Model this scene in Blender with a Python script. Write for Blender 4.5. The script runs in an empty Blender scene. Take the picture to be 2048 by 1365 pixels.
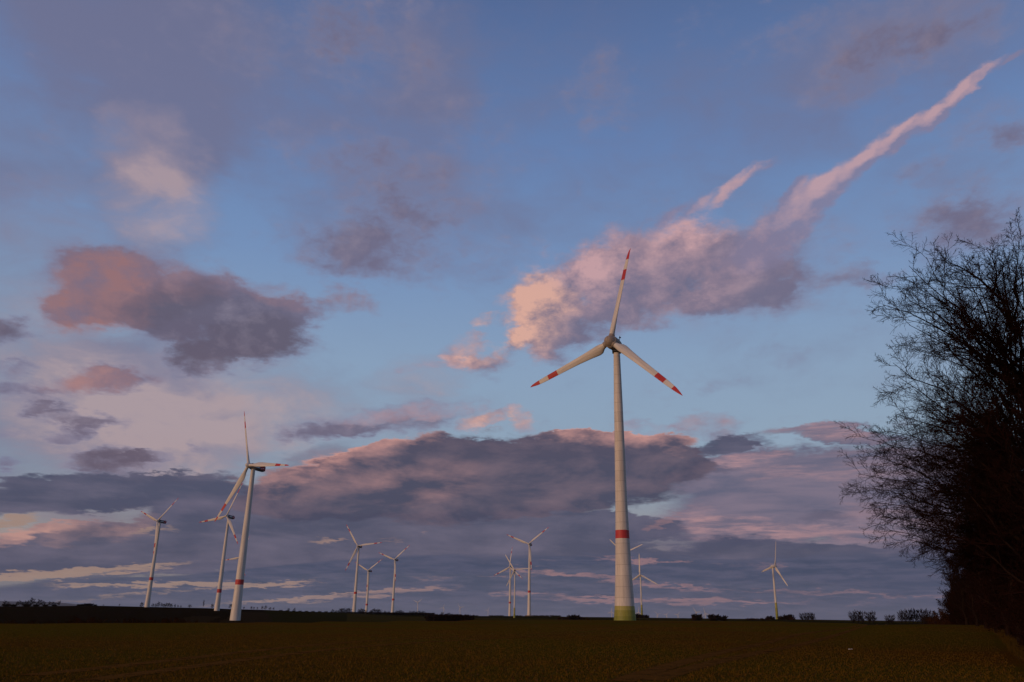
import bpy, bmesh, math, random
import numpy as np
from mathutils import Vector, Matrix

scene = bpy.context.scene
col = scene.collection
R = math.radians
random.seed(7)
rng = np.random.default_rng(7)

# ------------------------------------------------------------------ camera
EYE = 1.65
FPX, CX, CY = 1593.0, 1024.0, 682.5          # 28 mm on full frame, in pixels of the 2048 px photograph
PITCH = math.atan((1234.0 - CY) / FPX)
ROLL = 0.0145
F0 = np.array([0, math.cos(PITCH), math.sin(PITCH)])
_u = np.array([0, -math.sin(PITCH), math.cos(PITCH)]); _r = np.array([1.0, 0, 0])
R0 = _r * math.cos(ROLL) + _u * math.sin(ROLL)
U0 = -_r * math.sin(ROLL) + _u * math.cos(ROLL)

cam_data = bpy.data.cameras.new('camera')
cam_data.lens = 28.0
cam_data.sensor_width = 36.0
cam_data.clip_start = 0.5
cam_data.clip_end = 120000
cam = bpy.data.objects.new('camera', cam_data)
col.objects.link(cam)
m = Matrix((R0.tolist(), U0.tolist(), (-F0).tolist())).transposed().to_4x4()
m.translation = (0, 0, EYE)
cam.matrix_world = m
scene.camera = cam
scene.view_settings.view_transform = 'Standard'
scene.view_settings.look = 'None'
scene.view_settings.exposure = 0.0
scene.view_settings.gamma = 1.0
scene.cycles.use_denoising = True
scene.cycles.max_bounces = 5
scene.cycles.volume_bounces = 0


def ray(px, py):
    """direction seen at a pixel of the photograph, scaled to unit horizontal length"""
    d = F0 + R0 * (px - CX) / FPX - U0 * (py - CY) / FPX
    return d / math.hypot(d[0], d[1])


def azel(px, py):
    d = ray(px, py)
    return math.atan2(d[0], d[1]), math.atan(d[2])


def at(px, py, dist):
    d = ray(px, py)
    return Vector((d[0] * dist, d[1] * dist, EYE + d[2] * dist))


# ------------------------------------------------------------------ sun (low, behind the camera to the left)
SUN_EL, SUN_AZ = R(5.0), R(-128)             # azimuth from +Y towards +X
to_sun = Vector((math.sin(SUN_AZ) * math.cos(SUN_EL), math.cos(SUN_AZ) * math.cos(SUN_EL), math.sin(SUN_EL)))
sd = bpy.data.lights.new('sun', 'SUN')
sd.energy = 1.9
sd.angle = R(0.6)
sd.color = (1.0, 0.65, 0.42)
so = bpy.data.objects.new('sun', sd)
col.objects.link(so)
so.rotation_euler = to_sun.to_track_quat('Z', 'Y').to_euler()

# ------------------------------------------------------------------ sky: dusk colours and three cloud layers, all by direction
def lin(r, g, b):
    f = lambda c: (c / 255 / 12.92) if c / 255 <= 0.04045 else ((c / 255 + 0.055) / 1.055) ** 2.4
    return (f(r), f(g), f(b))


world = bpy.data.worlds.new('World')
scene.world = world
world.use_nodes = True
wt = world.node_tree
for n_ in list(wt.nodes):
    wt.nodes.remove(n_)


class G:
    """small helper to write node maths as expressions"""
    def __init__(self, tree): self.t = tree
    def new(self, kind, **kw):
        n = self.t.nodes.new(kind)
        for k, v in kw.items(): setattr(n, k, v)
        return n
    def put(self, sock, v):
        if isinstance(v, bpy.types.NodeSocket): self.t.links.new(v, sock)
        else: sock.default_value = v
    def math(self, op, a, b=0.0, c=0.0, clamp=False):
        n = self.new('ShaderNodeMath', operation=op)
        self.put(n.inputs[0], a); self.put(n.inputs[1], b)
        if op in ('MULTIPLY_ADD', 'SMOOTH_MIN', 'SMOOTH_MAX'): self.put(n.inputs[2], c)
        if clamp:                                       # two plain nodes: keeps the big sky shader inside the renderer's limits
            return self.math('MAXIMUM', self.math('MINIMUM', n.outputs[0], 1.0), 0.0)
        return n.outputs[0]
    def vmath(self, op, a, b=(0, 0, 0), s=1.0):
        n = self.new('ShaderNodeVectorMath', operation=op)
        self.put(n.inputs[0], a)
        if op == 'SCALE': self.put(n.inputs['Scale'], s)
        elif op not in ('LENGTH', 'NORMALIZE'): self.put(n.inputs[1], b)
        return n.outputs['Value'] if op in ('LENGTH', 'DOT_PRODUCT') else n.outputs[0]
    def maprange(self, v, a, b, c=0.0, d=1.0, kind='SMOOTHSTEP'):
        n = self.new('ShaderNodeMapRange', interpolation_type=kind, clamp=True)
        for i, x in enumerate((v, a, b, c, d)): self.put(n.inputs[i], x)
        return n.outputs[0]
    def comb(self, x, y, z):
        n = self.new('ShaderNodeCombineXYZ')
        for i, v in enumerate((x, y, z)): self.put(n.inputs[i], v)
        return n.outputs[0]
    def sep(self, v):
        n = self.new('ShaderNodeSeparateXYZ'); self.put(n.inputs[0], v); return n.outputs
    def noise(self, v, scale, detail=6, rough=0.55, dist=0.0, colour=False):
        n = self.new('ShaderNodeTexNoise', noise_dimensions='3D')
        self.put(n.inputs['Vector'], v)
        n.inputs['Scale'].default_value = scale; n.inputs['Detail'].default_value = detail
        n.inputs['Roughness'].default_value = rough; n.inputs['Distortion'].default_value = dist
        return n.outputs['Color'] if colour else n.outputs['Fac']
    def mix(self, f, a, b):
        n = self.new('ShaderNodeMix', data_type='RGBA')
        self.put(n.inputs[0], f)
        for i, v in ((6, a), (7, b)):
            self.put(n.inputs[i], (*v, 1.0) if isinstance(v, tuple) and len(v) == 3 else v)
        return n.outputs[2]
    def ramp(self, f, stops, interp='LINEAR'):
        n = self.new('ShaderNodeValToRGB'); cr = n.color_ramp; cr.interpolation = interp
        while len(cr.elements) < len(stops): cr.elements.new(0.5)
        for e, (p, c) in zip(cr.elements, stops):
            e.position = p; e.color = (*c, 1.0)
        self.put(n.inputs[0], f); return n.outputs[0]


g = G(wt)
tc = g.new('ShaderNodeTexCoord')
dirv = g.vmath('NORMALIZE', tc.outputs['Generated'])
dx, dy, dz = g.sep(dirv)
azv = g.math('ARCTAN2', dx, dy)
elv = g.math('ARCSINE', dz)
zq = g.math('ADD', g.math('MAXIMUM', dz, 0.0), 0.14)
# flat cloud deck seen in perspective: horizontal coordinates of the deck
q = g.comb(g.math('DIVIDE', dx, zq), g.math('DIVIDE', dy, zq), 0.0)
A0 = g.comb(azv, elv, 1.0)
# warped copy so that cloud outlines are ragged
w1 = g.vmath('SUBTRACT', g.noise(q, 1.7, 4, 0.6, colour=True), (0.5, 0.5, 0.5))
w2 = g.vmath('SUBTRACT', g.noise(q, 7.0, 6, 0.65, colour=True), (0.5, 0.5, 0.5))
wsum = g.vmath('ADD', g.vmath('MULTIPLY', w1, (0.13, 0.10, 0)), g.vmath('MULTIPLY', w2, (0.15, 0.12, 0)))
A = g.vmath('ADD', A0, g.vmath('SCALE', wsum, s=zq))


def field(blobs, vec=None):
    """sum of soft elliptical patches; each is (x, y, rx, ry, tilt, weight) measured on the photograph, kept as azimuth and elevation"""
    vec = vec or A
    out = None
    for x, y, rx, ry, rot, w in blobs:
        c, s = math.cos(R(rot)), math.sin(R(rot))
        a0 = np.array(azel(x, y))
        a1 = np.array(azel(x + c * rx, y + s * rx)) - np.array(azel(x - c * rx, y - s * rx))
        a2 = np.array(azel(x - s * ry, y + c * ry)) - np.array(azel(x + s * ry, y - c * ry))
        l1, l2 = np.linalg.norm(a1) / 2, np.linalg.norm(a2) / 2
        e1, e2 = a1 / (2 * l1 * l1), a2 / (2 * l2 * l2)
        u_ = g.vmath('DOT_PRODUCT', vec, (e1[0], e1[1], -float(a0 @ e1)))
        v_ = g.vmath('DOT_PRODUCT', vec, (e2[0], e2[1], -float(a0 @ e2)))
        d2 = g.math('MULTIPLY_ADD', v_, v_, g.math('MULTIPLY', u_, u_))
        v = g.math('MAXIMUM', g.math('MULTIPLY_ADD', g.math('MULTIPLY', d2, d2), -1 / 1.75 ** 2, 1.0), 0.0)
        v = g.math('MULTIPLY', v, v)
        out = g.math('MULTIPLY', v, w) if out is None else g.math('MULTIPLY_ADD', v, w, out)
    return out


# --- noises
qm = g.vmath('MULTIPLY', A0, (1.0, 1.45, 1.0))       # mid-height billows
nA = g.noise(qm, 5.0, 6, 0.58)                      # billows
nB = g.noise(qm, 17.0, 8, 0.64, 0.15)               # fine billows
nBs = g.noise(g.vmath('ADD', qm, (-0.024, 0.010, 0.0)), 17.0, 8, 0.64, 0.15)
nR = g.noise(g.vmath('MULTIPLY', A0, (1.0, 1.9, 1.0)), 42.0, 5, 0.6, 0.5)   # ripples
relief = g.math('SUBTRACT', nB, nBs)                # which side of a billow faces the sun
qd = g.vmath('MULTIPLY', A0, (1.0, 2.7, 1.0))       # the low deck, flattened
nD = g.noise(qd, 9.0, 7, 0.60, 0.25)
reliefD = g.math('SUBTRACT', nD, g.noise(g.vmath('ADD', qd, (-0.022, 0.034, 0.0)), 9.0, 7, 0.60, 0.25))
nS = g.noise(g.vmath('MULTIPLY', A0, (1.0, 6.5, 1.0)), 6.0, 6, 0.6, 0.4)      # long flat streaks
nS2 = g.noise(g.vmath('MULTIPLY', A0, (1.6, 13.0, 1.0)), 11.0, 8, 0.66, 0.3)
qw = g.new('ShaderNodeMapping'); g.put(qw.inputs['Vector'], A0)
qw.inputs['Rotation'].default_value = (0, 0, R(62)); qw.inputs['Scale'].default_value = (1.0, 2.1, 1.0)
nW = g.noise(qw.outputs[0], 9.0, 8, 0.60, 0.4)     # wisps

# --- clear sky by elevation (fraction of 90 degrees), a little of the physical sky for the part behind the camera
elf = g.math('DIVIDE', elv, math.pi / 2)
base = g.ramp(elf, [(0.0, lin(88, 98, 116)), (0.04, lin(156, 142, 138)), (0.085, lin(140, 150, 166)), (0.13, lin(144, 165, 187)),
                    (0.19, lin(138, 162, 191)), (0.27, lin(119, 147, 189)), (0.36, lin(102, 130, 178)), (0.47, lin(84, 107, 153)),
                    (0.7, lin(64, 88, 136)), (1.0, lin(54, 76, 124))])
nish = g.new('ShaderNodeTexSky', sky_type='NISHITA', sun_disc=False)
nish.sun_elevation = SUN_EL
nish.sun_rotation = SUN_AZ
base = g.mix(0.06, base, g.vmath('SCALE', nish.outputs[0], s=0.10))

VEIL = [(250, 60, 420, 160, 0, .25), (1750, 120, 400, 160, 0, .2), (1250, 330, 420, 160, -10, .28), (1600, 250, 300, 200, 0, .25), (1100, 120, 300, 140, 0, .25), (1650, 720, 300, 80, 0, .25), (1050, 480, 200, 90, 0, .2), (0, 620, 420, 330, 0, .62), (335, 380, 120, 130, 10, .5), (320, 260, 130, 110, 0, .35), (430, 330, 90, 130, 0, .2), (120, 130, 420, 260, 0, .55), (520, 130, 420, 170, 5, .5),
        (860, 60, 160, 160, -45, .5), (250, 830, 260, 130, 28, .85), (420, 800, 280, 150, 0, .6), (120, 900, 260, 90, 10, .3), (700, 300, 260, 130, 0, .35), (800, 430, 260, 130, 0, .35),
        (1900, 60, 360, 120, 0, .45), (2000, 430, 200, 120, 0, .4), (1450, 560, 300, 110, -15, .35), (900, 740, 160, 40, -5, .4), (700, 830, 300, 70, 0, .3)]
VEIL_LIT = [(335, 400, 110, 90, 10, .8), (300, 290, 100, 90, 0, .5), (400, 420, 60, 60, 0, .3), (230, 850, 230, 120, 30, 1.0), (420, 830, 260, 130, 0, .75), (60, 680, 200, 120, 0, .5), (130, 480, 160, 120, 0, .2), (1450, 560, 300, 110, -15, .5), (900, 740, 160, 40, 0, .7), (700, 830, 300, 70, 0, .4)]
MID = [  # pink band in the centre
       (1120, 690, 50, 46, 20, .6), (1095, 730, 40, 24, 20, .45), (1180, 650, 90, 40, 0, .35), (1000, 655, 26, 70, 25, -.8), (1060, 760, 60, 20, 0, -.4),
       (1070, 635, 75, 85, 0, 1.0), (1180, 595, 160, 90, -12, .85), (1330, 555, 180, 95, -10, .72), (1450, 530, 150, 100, -15, .6), (1600, 480, 130, 90, -35, .45), (1240, 505, 150, 50, -14, .5),
       (1480, 600, 130, 40, 0, .5), (1560, 560, 110, 50, 0, .4),
       
       (965, 700, 75, 42, -12, .8), (985, 636, 36, 18, 0, .7), (1000, 745, 60, 26, 20, .5), (880, 732, 90, 12, -5, .4),
       (1450, 762, 110, 18, -10, .35), (1410, 850, 70, 28, 0, .7), (1290, 847, 60, 16, 0, .6), (1480, 895, 80, 30, 0, .7), (1580, 828, 30, 8, 0, .4),
       # reddish cloud on the left
       (190, 555, 125, 70, 0, .95), (170, 620, 75, 55, 0, .85), (330, 560, 160, 60, 10, .9), (430, 640, 190, 72, 8, .9), (540, 660, 100, 60, 0, .75), (420, 712, 60, 36, 0, .7), (260, 600, 120, 50, 0, .5), (350, 640, 90, 40, 0, .6), (600, 620, 60, 40, 0, .4), (560, 590, 100, 34, 15, .75), (695, 592, 60, 30, 22, .85),
       (10, 650, 75, 34, 0, 1.0), (215, 762, 105, 28, -4, .9), (40, 790, 100, 30, 15, .85), (150, 836, 105, 20, 12, 1.0), (135, 866, 50, 13, 0, .9), (20, 860, 30, 8, 0, .7),
       (215, 925, 90, 28, 8, 1.0), (305, 915, 60, 10, 0, .7), (402, 899, 34, 8, 5, .75), (20, 738, 55, 15, 0, .9), (5, 932, 30, 14, 0, .9), (340, 745, 160, 34, 0, .4), (80, 770, 120, 20, 0, .3),
       # grey patches above
       (830, 385, 200, 70, 5, .50), (820, 500, 240, 65, 4, .52), (760, 440, 150, 120, 0, .2), (690, 500, 130, 44, 0, .3), (640, 285, 150, 65, 10, .40), (770, 840, 210, 30, -3, .75), (640, 865, 110, 16, 0, .5), (970, 845, 46, 16, -15, .75), (1040, 840, 34, 18, 30, .75), (770, 130, 190, 110, 20, .46), (560, 70, 200, 80, 0, .42), (860, 60, 90, 90, -50, .3), (40, 380, 120, 40, 0, .4), (80, 280, 60, 40, 0, .3),
       (1200, 190, 80, 60, -45, .55), (1850, 345, 60, 34, 0, .55), (2000, 420, 130, 80, 0, .65), (1900, 440, 110, 60, 0, .5), (1740, 535, 80, 26, 0, .6), (1780, 60, 260, 80, 0, .55), (1700, 150, 140, 60, -10, .5), (1880, 120, 120, 40, -20, .4), (1960, 250, 120, 60, 0, .42), (2030, 270, 60, 30, 0, .4), (1450, 60, 160, 60, 0, .25), (1000, 300, 120, 60, 0, .2), (1580, 700, 90, 20, 0, .3)]
MID_LIT = [(1062, 625, 80, 95, 0, 1.15), (1150, 560, 110, 75, -15, .75), (1270, 500, 190, 50, -14, .75), (1420, 435, 120, 46, -20, .7),
           (1450, 375, 100, 24, -35, .85), (1530, 335, 60, 16, -30, .85), (965, 690, 80, 45, -12, .95), (985, 636, 40, 20, 0, 1.0), (880, 732, 90, 14, -5, .8), (1300, 590, 170, 60, -10, .42), (1450, 540, 130, 60, -10, .25), (1290, 847, 60, 16, 0, .7), (1410, 840, 60, 18, 0, .4), (200, 765, 100, 22, -4, .35), (1050, 690, 60, 60, 0, .7), (820, 828, 160, 16, -3, .55), (970, 843, 50, 20, -15, 1.0), (1040, 838, 40, 22, 30, 1.0)]
MID_DARK = [(430, 650, 190, 70, 8, .75), (540, 680, 110, 50, 0, .5), (420, 720, 80, 45, 0, .6), (10, 650, 80, 40, 0, .8), (225, 925, 110, 34, 8, 1.0), (150, 835, 110, 24, 12, .6), (310, 600, 120, 40, 0, .5), (700, 600, 60, 30, 0, .4), (400, 900, 40, 12, 0, .6), (740, 855, 190, 22, -3, .35), (1480, 895, 80, 30, 0, .4)]
MID_RED = [(190, 590, 110, 90, 0, .95), (330, 550, 150, 45, 10, .55), (180, 650, 80, 30, 0, .5), (695, 590, 60, 30, 20, .75), (215, 762, 110, 26, -4, .9), (560, 590, 80, 25, 15, .5), (1410, 850, 70, 28, 0, .5)]
TRAIL = [(1555, 465, 100, 56, -40, .8), (1500, 500, 110, 50, -25, .5), (1620, 410, 90, 42, -40, .9), (1690, 345, 85, 30, -40, .85), (1760, 293, 85, 25, -32, .85), (1830, 255, 75, 20, -22, .85), (1885, 215, 65, 17, -44, .9), (1930, 172, 60, 13, -42, .9), (1980, 138, 55, 10, -28, .85), (2025, 114, 34, 7, -25, .7),
         (1420, 398, 70, 16, -32, .6), (1470, 365, 60, 13, -34, .6), (1515, 340, 45, 10, -30, .55), (1552, 328, 24, 8, -20, .5), (1590, 380, 44, 12, -40, .65), (1360, 425, 70, 18, -30, .6), (1290, 455, 80, 18, -25, .5), (1200, 480, 80, 16, -25, .4)]
TRAIL_LIT = [(1610, 395, 80, 22, -40, .8), (1690, 330, 80, 20, -40, 1.0), (1760, 280, 80, 16, -32, 1.0), (1830, 246, 70, 12, -22, .8), (1890, 203, 60, 12, -46, .9), (1950, 155, 70, 12, -40, .7), (1460, 365, 110, 20, -33, 1.0)]
SHEET = [(1640, 975, 270, 70, 0, .85), (1480, 1000, 170, 70, 0, .75), (1830, 980, 240, 120, 0, .8), (1660, 868, 130, 16, -2, .75), (1560, 1060, 260, 34, 0, .8), (1480, 925, 90, 26, -14, .6), (330, 1020, 300, 30, 0, .5), (1350, 1080, 160, 30, 0, .6), (620, 930, 120, 40, -15, .5), (1950, 1060, 200, 120, 0, .7)]
SHEET_LIT = [(1660, 866, 120, 14, 0, .7), (1490, 920, 80, 14, -12, .9), (1600, 945, 130, 14, -3, .55), (1580, 1058, 220, 18, 0, .8), (1460, 1072, 120, 18, 0, .5), (1780, 930, 140, 40, 0, .3), (1800, 1030, 130, 26, 0, .4), (1380, 1040, 60, 24, 0, .5)]
STRATA = [(120, 992, 260, 40, 0, 1.0), (330, 985, 170, 36, 0, .9), (440, 1010, 120, 40, 0, .7), (60, 1092, 200, 36, 0, .9), (330, 1085, 320, 50, 0, .95), (700, 1090, 330, 50, 0, 1.0), (1000, 1075, 330, 55, 0, 1.0), (1230, 1055, 130, 26, 0, .9), (850, 1128, 560, 22, 0, .75), (150, 1122, 260, 16, 0, .85), (500, 1040, 200, 30, 0, .7),
          (1640, 1108, 260, 24, 0, .95), (1700, 1140, 330, 34, 0, .95), (1420, 1125, 180, 16, 0, .7), (1900, 1150, 240, 60, 0, .9), (1440, 892, 60, 16, -8, .8), (1500, 880, 60, 14, 0, .6), (1430, 945, 60, 12, 0, .45), (1650, 1030, 70, 16, 0, .5), (1380, 1150, 160, 16, 0, .7)]
STRATA_LIT = [(100, 1054, 100, 16, 0, 1.0), (190, 1070, 100, 12, 0, .5), (20, 1074, 50, 14, 0, .7), (520, 960, 60, 14, 0, .4), (250, 1050, 60, 30, 0, .3)]
BANK = [(640, 985, 150, 55, 0, .95), (760, 960, 190, 62, 0, .95), (900, 945, 200, 58, 0, .9), (1060, 945, 240, 58, 0, .9), (1230, 915, 170, 56, 0, 1.0), (1330, 920, 90, 36, 10, .95), (1150, 985, 230, 44, -4, .9), (860, 1010, 260, 40, 0, .8), (1050, 880, 200, 18, 0, .35), (560, 985, 80, 26, -10, .6), (780, 905, 140, 24, -12, .5), (1240, 872, 130, 16, 0, .6)]
BANK_LIT = [(1250, 868, 160, 20, 2, 1.25), (1120, 860, 90, 16, 0, .5), (620, 930, 110, 34, -22, 1.1), (720, 905, 130, 22, -8, .8), (850, 870, 80, 16, -12, .6), (700, 965, 110, 30, -10, .4), (850, 965, 110, 40, -10, .35), (970, 858, 60, 14, 0, .5), (1320, 880, 50, 16, 25, .7)]
BAND = [(60, 1195, 260, 34, 0, .7), (250, 1205, 700, 34, 0, 1.0), (700, 1165, 500, 40, 0, .75), (1100, 1190, 600, 50, 0, .9), (1000, 1228, 1400, 20, 0, .7), (1550, 1185, 500, 60, 0, .9), (1950, 1190, 400, 70, 0, .9)]
STREAK = [(120, 1148, 260, 9.5, 3, 1.4), (380, 1169, 270, 6, 6, 1.3), (330, 1187, 330, 3.1, 2, 0.8), (700, 1192, 240, 4.7, -1, 0.95), (560, 1201, 260, 3.1, 0, 0.6), (1220, 1160, 240, 4.7, 4, 0.9), (1060, 1150, 130, 3.1, 0, 0.6), (1110, 1194, 150, 3.9, 3, 0.8), (1340, 1204, 280, 5.5, -3, 1.0), (1640, 1186, 260, 3.9, -4, 0.75), (1420, 1128, 200, 3.9, 0, 0.5), (1250, 1118, 130, 4.7, 0, 0.7), (900, 1155, 120, 3.9, 0, 0.5), (20, 1048, 60, 9.4, 0, 1.1), (310, 1062, 60, 4.7, 0, 0.7), (655, 1082, 40, 5.5, 0, 1.0), (1320, 1044, 36, 10.9, -30, 0.9), (800, 1074, 60, 3.1, 0, 0.6), (1700, 1205, 200, 3.1, 0, 0.5), (1080, 1120, 60, 3.9, 0, 0.5)]
MID_ORANGE = [(1060, 620, 90, 100, 0, 1.0), (965, 700, 80, 45, 0, .6), (985, 636, 40, 20, 0, .8), (1040, 840, 40, 20, 0, .7), (970, 843, 50, 20, 0, .7)]


cur = base
# --- layer 1: thin high veil
nB5 = g.math('SUBTRACT', nB, 0.5); nA5 = g.math('SUBTRACT', nA, 0.5); nD5 = g.math('SUBTRACT', nD, 0.5)
veil_cov = g.math('ADD', field(VEIL), g.math('ADD', g.math('MULTIPLY', g.math('SUBTRACT', nW, 0.5), 1.2), g.math('MULTIPLY', nA5, 0.7)))
veil = g.math('MULTIPLY', g.maprange(veil_cov, 0.0, 1.25), 0.80)
veil_lit = g.math('MULTIPLY', field(VEIL_LIT), g.maprange(nW, 0.32, 0.68, 0.35, 1.1), clamp=True)
veil_col = g.mix(veil_lit, lin(112, 112, 140), lin(176, 151, 153))
cur = g.mix(veil, cur, veil_col)

# --- layer 2: broken mid-height clouds
mid_n = g.math('ADD', g.math('MULTIPLY', nA5, 0.9), g.math('ADD', g.math('MULTIPLY', nB5, 1.5), g.math('MULTIPLY', g.math('SUBTRACT', nR, 0.5), 0.8)))
mid_cov = g.math('ADD', field(MID), mid_n)
mid = g.math('MULTIPLY', g.maprange(mid_cov, 0.08, 1.25), 0.90)
mid_thick = g.maprange(mid_cov, 0.45, 1.25)
mid_tone = g.math('MULTIPLY', relief, 1.5)
mid_lit = g.math('MULTIPLY', field(MID_LIT), g.math('ADD', g.math('MULTIPLY', relief, 1.9), g.maprange(nA, 0.32, 0.68, 0.26, 0.66)), clamp=True)
mid_red = g.math('MULTIPLY', field(MID_RED), g.math('ADD', g.math('MULTIPLY', relief, 2.0), 0.62), clamp=True)
mid_col = g.mix(mid_thick, lin(124, 124, 152), lin(110, 104, 128))
mid_col = g.mix(g.math('MULTIPLY', field(MID_DARK), mid_thick, clamp=True), mid_col, lin(94, 84, 102))
mid_col = g.mix(g.math('ADD', mid_tone, 0.0, clamp=True), mid_col, lin(150, 138, 154))
mid_col = g.mix(mid_red, mid_col, g.mix(mid_thick, lin(156, 124, 130), lin(150, 108, 108)))
mid_col = g.mix(mid_lit, mid_col, g.mix(field(MID_ORANGE), lin(200, 158, 160), lin(222, 170, 150)))
cur = g.mix(mid, cur, mid_col)
# smooth trail running up to the right, lit along its upper edge
A2 = g.vmath('ADD', A0, g.vmath('SCALE', wsum, s=g.math('MULTIPLY', zq, 0.42)))
tr_cov = g.math('ADD', field(TRAIL, A2), g.math('ADD', g.math('MULTIPLY', nA5, 0.3), g.math('ADD', g.math('MULTIPLY', nB5, 0.95), g.math('MULTIPLY', g.math('SUBTRACT', nR, 0.5), 1.1))))
tr = g.math('MULTIPLY', g.maprange(tr_cov, 0.18, 1.25), 0.80)
tr_lit = g.math('ADD', g.math('MULTIPLY', relief, 1.6), g.math('MULTIPLY', field(TRAIL_LIT, A2), 0.75), clamp=True)
cur = g.mix(tr, cur, g.mix(tr_lit, lin(130, 124, 152), lin(196, 158, 162)))

# --- layer 3: low decks near the horizon.  mauve sheet, slate strata, then the big dark cloud
sh_cov = g.math('ADD', field(SHEET), g.math('ADD', g.math('MULTIPLY', g.math('SUBTRACT', nS, 0.5), 0.9), g.math('MULTIPLY', nD5, 0.6)))
sh = g.math('MULTIPLY', g.maprange(sh_cov, 0.10, 0.85), 0.92)
sh_lit = g.math('MULTIPLY', field(SHEET_LIT), g.math('ADD', g.maprange(nS2, 0.36, 0.64, 0.1, 0.9), g.math('MULTIPLY', reliefD, 0.9)), clamp=True)
sh_col = g.mix(g.maprange(nS, 0.34, 0.66), lin(92, 92, 116), lin(126, 112, 130))
cur = g.mix(sh, cur, g.mix(sh_lit, sh_col, lin(176, 136, 140)))

st_cov = g.math('ADD', field(STRATA), g.math('ADD', g.math('MULTIPLY', g.math('SUBTRACT', nS, 0.5), 0.9), g.math('MULTIPLY', nD5, 0.8)))
st = g.math('MULTIPLY', g.maprange(st_cov, 0.22, 0.74), 0.95)
st_tone = g.math('ADD', g.maprange(nS, 0.32, 0.70, 0.0, 0.6), g.math('MULTIPLY', reliefD, 1.6), clamp=True)
st_lit = g.math('MULTIPLY', field(STRATA_LIT), g.math('ADD', g.math('MULTIPLY', reliefD, 2.4), 0.55), clamp=True)
st_col = g.mix(st_tone, lin(73, 76, 99), lin(108, 102, 122))
cur = g.mix(st, cur, g.mix(st_lit, st_col, lin(186, 142, 134)))

bk_cov = g.math('ADD', field(BANK), g.math('ADD', g.math('MULTIPLY', nD5, 1.0), g.math('MULTIPLY', nB5, 0.35)))
bk = g.math('MULTIPLY', g.maprange(bk_cov, 0.24, 0.66), 0.97)
bk_edge = g.maprange(bk_cov, 0.30, 0.95, 1.0, 0.0)
bk_lit = g.math('MULTIPLY', field(BANK_LIT), g.math('ADD', g.math('MULTIPLY', reliefD, 2.2), g.math('ADD', 0.28, g.math('MULTIPLY', bk_edge, 0.45))), clamp=True)
bk_tone = g.math('ADD', g.math('MULTIPLY', reliefD, 1.4), g.maprange(nD, 0.3, 0.7, 0.0, 0.5), clamp=True)
bk_col = g.mix(bk_tone, g.mix(g.maprange(elf, 0.10, 0.15), lin(72, 73, 94), lin(84, 76, 94)), lin(120, 102, 114))
cur = g.mix(bk, cur, g.mix(bk_lit, bk_col, lin(198, 146, 138)))

# blue-grey bands just above the horizon, broken by thin lit streaks
band_cov = g.math('ADD', field(BAND, A0), g.math('MULTIPLY', g.math('SUBTRACT', nS2, 0.5), 1.2))
band = g.math('MULTIPLY', g.maprange(band_cov, 0.22, 0.62), 0.95)
cur = g.mix(band, cur, g.mix(g.maprange(nS2, 0.35, 0.65), lin(64, 73, 97), lin(84, 86, 109)))
streak_cov = g.math('ADD', field(STREAK), g.math('MULTIPLY', g.math('SUBTRACT', nS2, 0.5), 1.9))
streak = g.math('MULTIPLY', g.maprange(streak_cov, 0.36, 1.20), 0.88)
cur = g.mix(streak, cur, g.mix(g.maprange(azv, -0.4, 0.15), lin(158, 132, 120), lin(144, 113, 119)))

# --- the half of the sky behind the camera: afterglow round the sun
sdot = g.vmath('DOT_PRODUCT', dirv, tuple(to_sun))
glow = g.maprange(sdot, 0.55, 1.0)
cur = g.mix(g.math('MULTIPLY', glow, 0.8), cur, (1.0, 0.52, 0.22))
below = g.maprange(elv, -0.02, 0.0, kind='LINEAR')
cur = g.mix(below, (0.02, 0.018, 0.016), cur)

bg = g.new('ShaderNodeBackground')
g.put(bg.inputs['Color'], g.vmath('SCALE', cur, s=10.0))
bg.inputs['Strength'].default_value = 0.1
wo = g.new('ShaderNodeOutputWorld')
wt.links.new(bg.outputs[0], wo.inputs['Surface'])
world.cycles.sampling_method = 'MANUAL'
world.cycles.sample_map_resolution = 512

# ------------------------------------------------------------------ helpers for objects
def tag(o, label=None, cat=None, group=None, kind=None):
    if label: o['label'] = label
    if cat: o['category'] = cat
    if group: o['group'] = group
    if kind: o['kind'] = kind
    return o


def mesh_np(name, V, Fq, mats, parent=None, midx=None, smooth=False):
    """one mesh object from numpy vertices and faces (all quads or all triangles)"""
    me = bpy.data.meshes.new(name)
    V = np.asarray(V, dtype=np.float32); Fq = np.asarray(Fq, dtype=np.int32)
    n, k = Fq.shape
    me.vertices.add(len(V)); me.vertices.foreach_set('co', V.ravel())
    me.loops.add(n * k); me.loops.foreach_set('vertex_index', Fq.ravel())
    me.polygons.add(n); me.polygons.foreach_set('loop_start', np.arange(0, n * k, k, dtype=np.int32))
    me.polygons.foreach_set('loop_total', np.full(n, k, dtype=np.int32))
    for mt_ in (mats if isinstance(mats, (list, tuple)) else [mats]): me.materials.append(mt_)
    if midx is not None: me.polygons.foreach_set('material_index', np.asarray(midx, dtype=np.int32))
    if smooth: me.polygons.foreach_set('use_smooth', np.ones(n, dtype=bool))
    me.update(calc_edges=True)
    o = bpy.data.objects.new(name, me); col.objects.link(o)
    if parent: o.parent = parent
    return o


def obj_bm(name, bm, mats, parent=None, smooth=True):
    me = bpy.data.meshes.new(name); bm.to_mesh(me); bm.free()
    for mt_ in (mats if isinstance(mats, (list, tuple)) else [mats]): me.materials.append(mt_)
    if smooth:
        for p in me.polygons: p.use_smooth = True
    o = bpy.data.objects.new(name, me); col.objects.link(o)
    if parent: o.parent = parent
    return o


def empty(name, loc, rz=0.0):
    o = bpy.data.objects.new(name, None); col.objects.link(o)
    o.location = loc; o.rotation_euler = (0, 0, rz); o.empty_display_size = 1.0
    return o


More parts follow.
